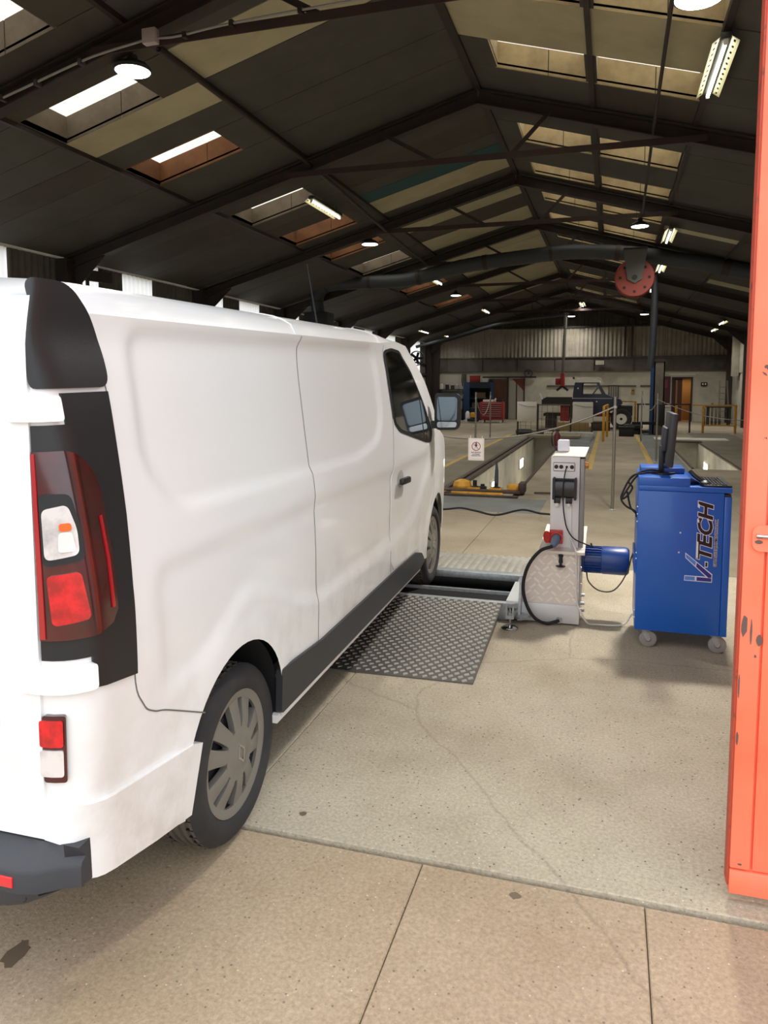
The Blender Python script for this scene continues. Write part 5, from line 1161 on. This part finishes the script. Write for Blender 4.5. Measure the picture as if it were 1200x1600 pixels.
t=thing('trolley_jack','yellow and dark trolley jack left of the red tool chest','jack',(-6.35,35.3,0)); MB().box(-.2,-.3,.06,.2,.3,.2,.03).obj('jack_frame',M_black,t); MB().box(-.05,-.32,.25,.22,-.1,.5,.04).obj('jack_head',M_yel,t); MB().bar((-.05,-.33,.3),(-.45,-.6,.03),.03,.03).obj('jack_handle',M_galv,t,smooth=0); MB().tube([(.1,-.2,.2),(.1,-.2,.3)],.05,8).obj('ram',M_black,t)
t=thing('gas_canister','white canister standing at the foot of the blue cabinet','canister',(-6.75,36.2,0)); MB().lathe([(0,0),(.1,0),(.11,.05),(.11,.42),(.05,.52),(0,.53)],n=16).obj('canister_body',M_white,t); MB().box(-.03,-.03,.52,.03,.03,.6).obj('valve',M_black,t)
t=thing('waste_bin','dark blue waste bag stand right of the white canister','bin',(-6.45,36.6,0)); MB().lathe([(0,0),(.2,0),(.24,.6),(.25,.66),(.2,.68),(0,.66)],n=18).obj('bin_body',mat('dark_navy_plastic','#171c2c',.6),t); MB().lathe([(.24,.64),(.26,.66),(.24,.7)],n=18).obj('rim',M_black,t)
# bench in the corner
t=thing('workbench','dark cluttered workbench in the far left corner','workbench',(-8.15,38.6,0)); M_bench=mat('dark_bench_timber','#2f2a25',.8)
MB().box(-.85,-.4,1.0,.85,.4,1.08,.006).obj('bench_top',M_bench,t); MB().box(-.8,-.35,.35,.8,.35,.4).obj('lower_shelf',M_bench,t,smooth=0)
for x in (-.78,.78):
    for y in (-.34,.34): MB().box(x-.05,y-.05,0,x+.05,y+.05,1.0).obj('leg',M_bench,t,smooth=0)
for nm,lab,x,z,a,c,h,m in (('cardboard_box','brown cardboard box in front of the workbench right end',-7.6,0,.5,.4,.55,mat('card_brown','#5e4330',.8)),('grey_drum','grey machine box on the left of the workbench',-8.55,1.08,.35,.3,.3,M_band),('black_case','black case in the middle of the workbench',-8.05,1.08,.45,.3,.2,M_blackm),('steel_tin','steel tin on the right end of the workbench',-7.55,1.08,.25,.25,.16,M_galv),('dark_sack','dark bundle on the lower shelf of the workbench',-8.1,.4,.9,.5,.4,M_blackm)):
    box_item(nm,lab,nm.split('_')[-1],x,38.5 if nm!='cardboard_box' else 37.9,z,a,c,h,m)
t=thing('wall_shelf','grey wall shelf above the workbench','shelf',(-8.2,39.3,1.55)); MB().box(-.7,-.15,0,.7,.15,.04).obj('shelf_board',M_bench,t,smooth=0)
for x in (-.6,.6): MB().bar((x,.13,-.2),(x,-.1,0),.03,.03).obj('bracket',M_steel_dk,t,smooth=0)
for i,(nm,lab,x,a,h,m) in enumerate((('spray_can','pale spray can at the left end of the wall shelf',-8.75,.1,.3,M_board),('paint_tin','dark paint tin left of centre on the wall shelf',-8.45,.1,.28,M_blackm),('paint_tin','brown paint tin right of centre on the wall shelf',-8.15,.1,.24,M_rail),('spray_can','grey spray can right of the brown tin on the wall shelf',-7.9,.1,.26,M_galv))):
    t=thing(nm,lab,nm.split('_')[-1],(x,39.28,1.59)); MB().lathe([(0,0),(a,0),(a,h*.8),(a*.6,h*.9),(0,h*.9)],n=14).obj('can_body',m,t); MB().cyl((0,0,h*.88),(0,0,h),a*.5,n=10).obj('cap',M_white,t)
t=thing('hanging_hoses','dark hoses hanging on the back wall above the bench','hose',(-7.55,39.4,1.7))
for k in range(3): MB().tube(spline([(-.1+k*.09,0,.7),(-.12+k*.1,-.03,.35),(-.08+k*.08,-.03,.05+.1*k)],4),.025,6).obj('hose',M_rubber,t)
# wall fan at far left window, steps, timber at far right
t=thing('wall_fan','round dark fan on the far left wall by the window','fan',(-9.1,35.2,3.1)); MB().lathe([(.32,-.06),(.36,-.06),(.36,.06),(.32,.06)],axis='y',n=28,closed=True).obj('fan_ring',M_black,t)
for k in range(5): MB().box(.04,-.01,-.06,.3,.01,.06,0,Matrix.Rotation(2*PI*k/5,4,'Y')).obj('blade',M_blackm,t,smooth=0)
MB().lathe([(0,-.08),(.07,-.06),(.07,.08),(0,.09)],axis='y',n=14).obj('motor_hub',M_black,t); MB().bar((-.36,0,.0),(-.44,0,.0),.05,.3).obj('bracket',M_steel_dk,t,smooth=0)
t=thing('step_ladder','folded grey timber step ladder leaning in the far right corner','ladder',(5.0,37.5,0)); M_tim=mat('grey_timber','#5d5246',.8)
for x in (-.22,.22): MB().bar((x,-.3,0),(x*.7,.3,2.0),.06,.05).obj('stile',M_tim,t,smooth=0)
for k in range(6): q=.15+k*.14; MB().bar((-.2+.05*q,-.3+.6*q,2*q),(.2-.05*q,-.3+.6*q,2*q),.09,.025).obj('tread',M_tim,t,smooth=0)
for k in range(5):
    t=thing('timber_offcut',('leftmost','second from left','middle','second from right','rightmost')[k]+' of the five timber offcuts standing beside the step ladder','timber',(4.1+k*.16,36.6,0),group='timber offcuts by the step ladder'); MB().box(-.05,-.03,0,.05,.03,.75+.12*(k%3),.004).obj('board',M_tim,t); MB().box(-.052,-.032,.1,.052,.032,.14).obj('strap',M_black,t,smooth=0)
t=thing('saw_bench','small dark saw bench in front of the timber offcuts','bench',(4.55,35.6,0)); MB().box(-.5,-.3,.8,.5,.3,.86).obj('bench_top',M_bench,t,smooth=0)
for x in (-.42,.42):
    for y in (-.24,.24): MB().box(x-.035,y-.035,0,x+.035,y+.035,.8).obj('leg',M_bench,t,smooth=0)

# ------------------------------------------------------------------ overhead ducts and hose reels
M_duct=mat('grey_flexible_duct','#3d4146',.55,.2)
t=thing('extraction_duct','thick grey extraction duct sweeping across the roof at mid length','duct',(0,20.1,0))
path=spline([(-8.1,0,3.7),(-8.15,0,4.3),(-7.8,0,4.62),(-6.6,0,4.66),(-5.4,0,4.68),(-3.85,0,4.98),(-2.2,0,5.14),(-.9,0,5.2),(.8,0,5.02),(3.2,0,4.5),(5.2,0,4.0)],14)
b=MB(); b.tube(path,[.185+.006*(i%2) for i in range(len(path))],18); b.obj('duct_tube',M_duct,t,20)
for i in range(10,len(path)-6,16): MB().cyl(path[i],path[i+1],.2,n=20).obj('duct_clamp',M_steel_dk,t)
MB().box(-8.45,-.3,3.35,-7.75,.3,3.85,.02).obj('fan_box',M_blackm,t)
t=thing('hose_reel','big red exhaust hose reel hung below the grey duct','hose reel',(.48,19.6,4.40))
MB().lathe([(.2,-.16),(.45,-.16),(.47,-.13),(.47,-.1),(.3,-.08),(.3,.08),(.47,.1),(.47,.13),(.45,.16),(.2,.16)],axis='y',n=36).obj('drum',mat('reel_red','#8a3526',.5),t)
for k in range(8): MB().lathe([(0,-.166),(.035,-.165),(.036,-.158)],(.34*math.cos(k*PI/4),0,.34*math.sin(k*PI/4)),'y',10).obj('flange_hole',M_blackm,t)
b=MB(); b.prism([(-.28,.7),(.28,.7),(.17,-.05),(0,-.14),(-.17,-.05)],-.2,-.18,lambda a,c,d:(a,d,c)); b.prism([(-.28,.7),(.28,.7),(.17,-.05),(0,-.14),(-.17,-.05)],.18,.2,lambda a,c,d:(a,d,c)); b.box(-.28,-.2,.68,.28,.2,.72); b.obj('bracket',mat('reel_bracket_grey','#55544e',.5),t,0)
MB().cyl((0,-.22,0),(0,.22,0),.06,n=14).obj('axle',M_steel_dk,t)
tag(MB().tube(spline([(.91,19.6,4.45),(.955,19.6,4.15),(.965,19.6,3.4),(.945,19.6,2.6),(.91,19.6,2.2)],10),.085,14).obj('exhaust_hose',mat('dark_hose','#25272b',.6),smooth=60),'thick dark exhaust hose hanging from the big red reel','hose')
t=thing('exhaust_drop','hanging exhaust hose with a red nozzle above the truck','hose',(-2.05,34.3,0))
MB().tube(spline([(0,0,5.0),(.03,0,4.6),(0,0,4.0),(-.03,0,3.0),(-.05,0,2.1)],8),.07,10).obj('hose',mat('grey_drop_hose','#5a5850',.6),t)
MB().cyl((-.05,0,2.3),(-.05,0,1.75),.09,.11,n=14).obj('nozzle',M_red,t); MB().bar((-.05,0,1.76),(-.3,0,1.55),.1,.1).obj('nozzle_fork',M_black,t,smooth=0); MB().bar((-.05,0,1.76),(.2,0,1.55),.1,.1).obj('nozzle_fork',M_black,t,smooth=0); MB().box(-.36,-.08,1.8,-.14,.08,2.1,.02).obj('nozzle_handle',M_red,t)
t=thing('exhaust_pipe','slim grey extraction pipe sloping up under the far left roof','pipe',(0,34.3,0)); MB().tube(spline([(-8.9,0,3.6),(-8.3,0,3.75),(-7.2,0,4.02),(-5.5,0,4.48),(-4.8,0,4.62),(-3.5,0,4.8),(-2.1,0,4.92),(-1.9,0,4.92)],6),.07,10).obj('pipe',MATS['grey_flexible_duct'],t)
for x,z in ((-7.2,4.02),(-5.5,4.48),(-3.5,4.8)): MB().cyl((x,0,z),(x,0,zc(x)-.0),.015,n=6).obj('hanger',M_steel_dk,t)
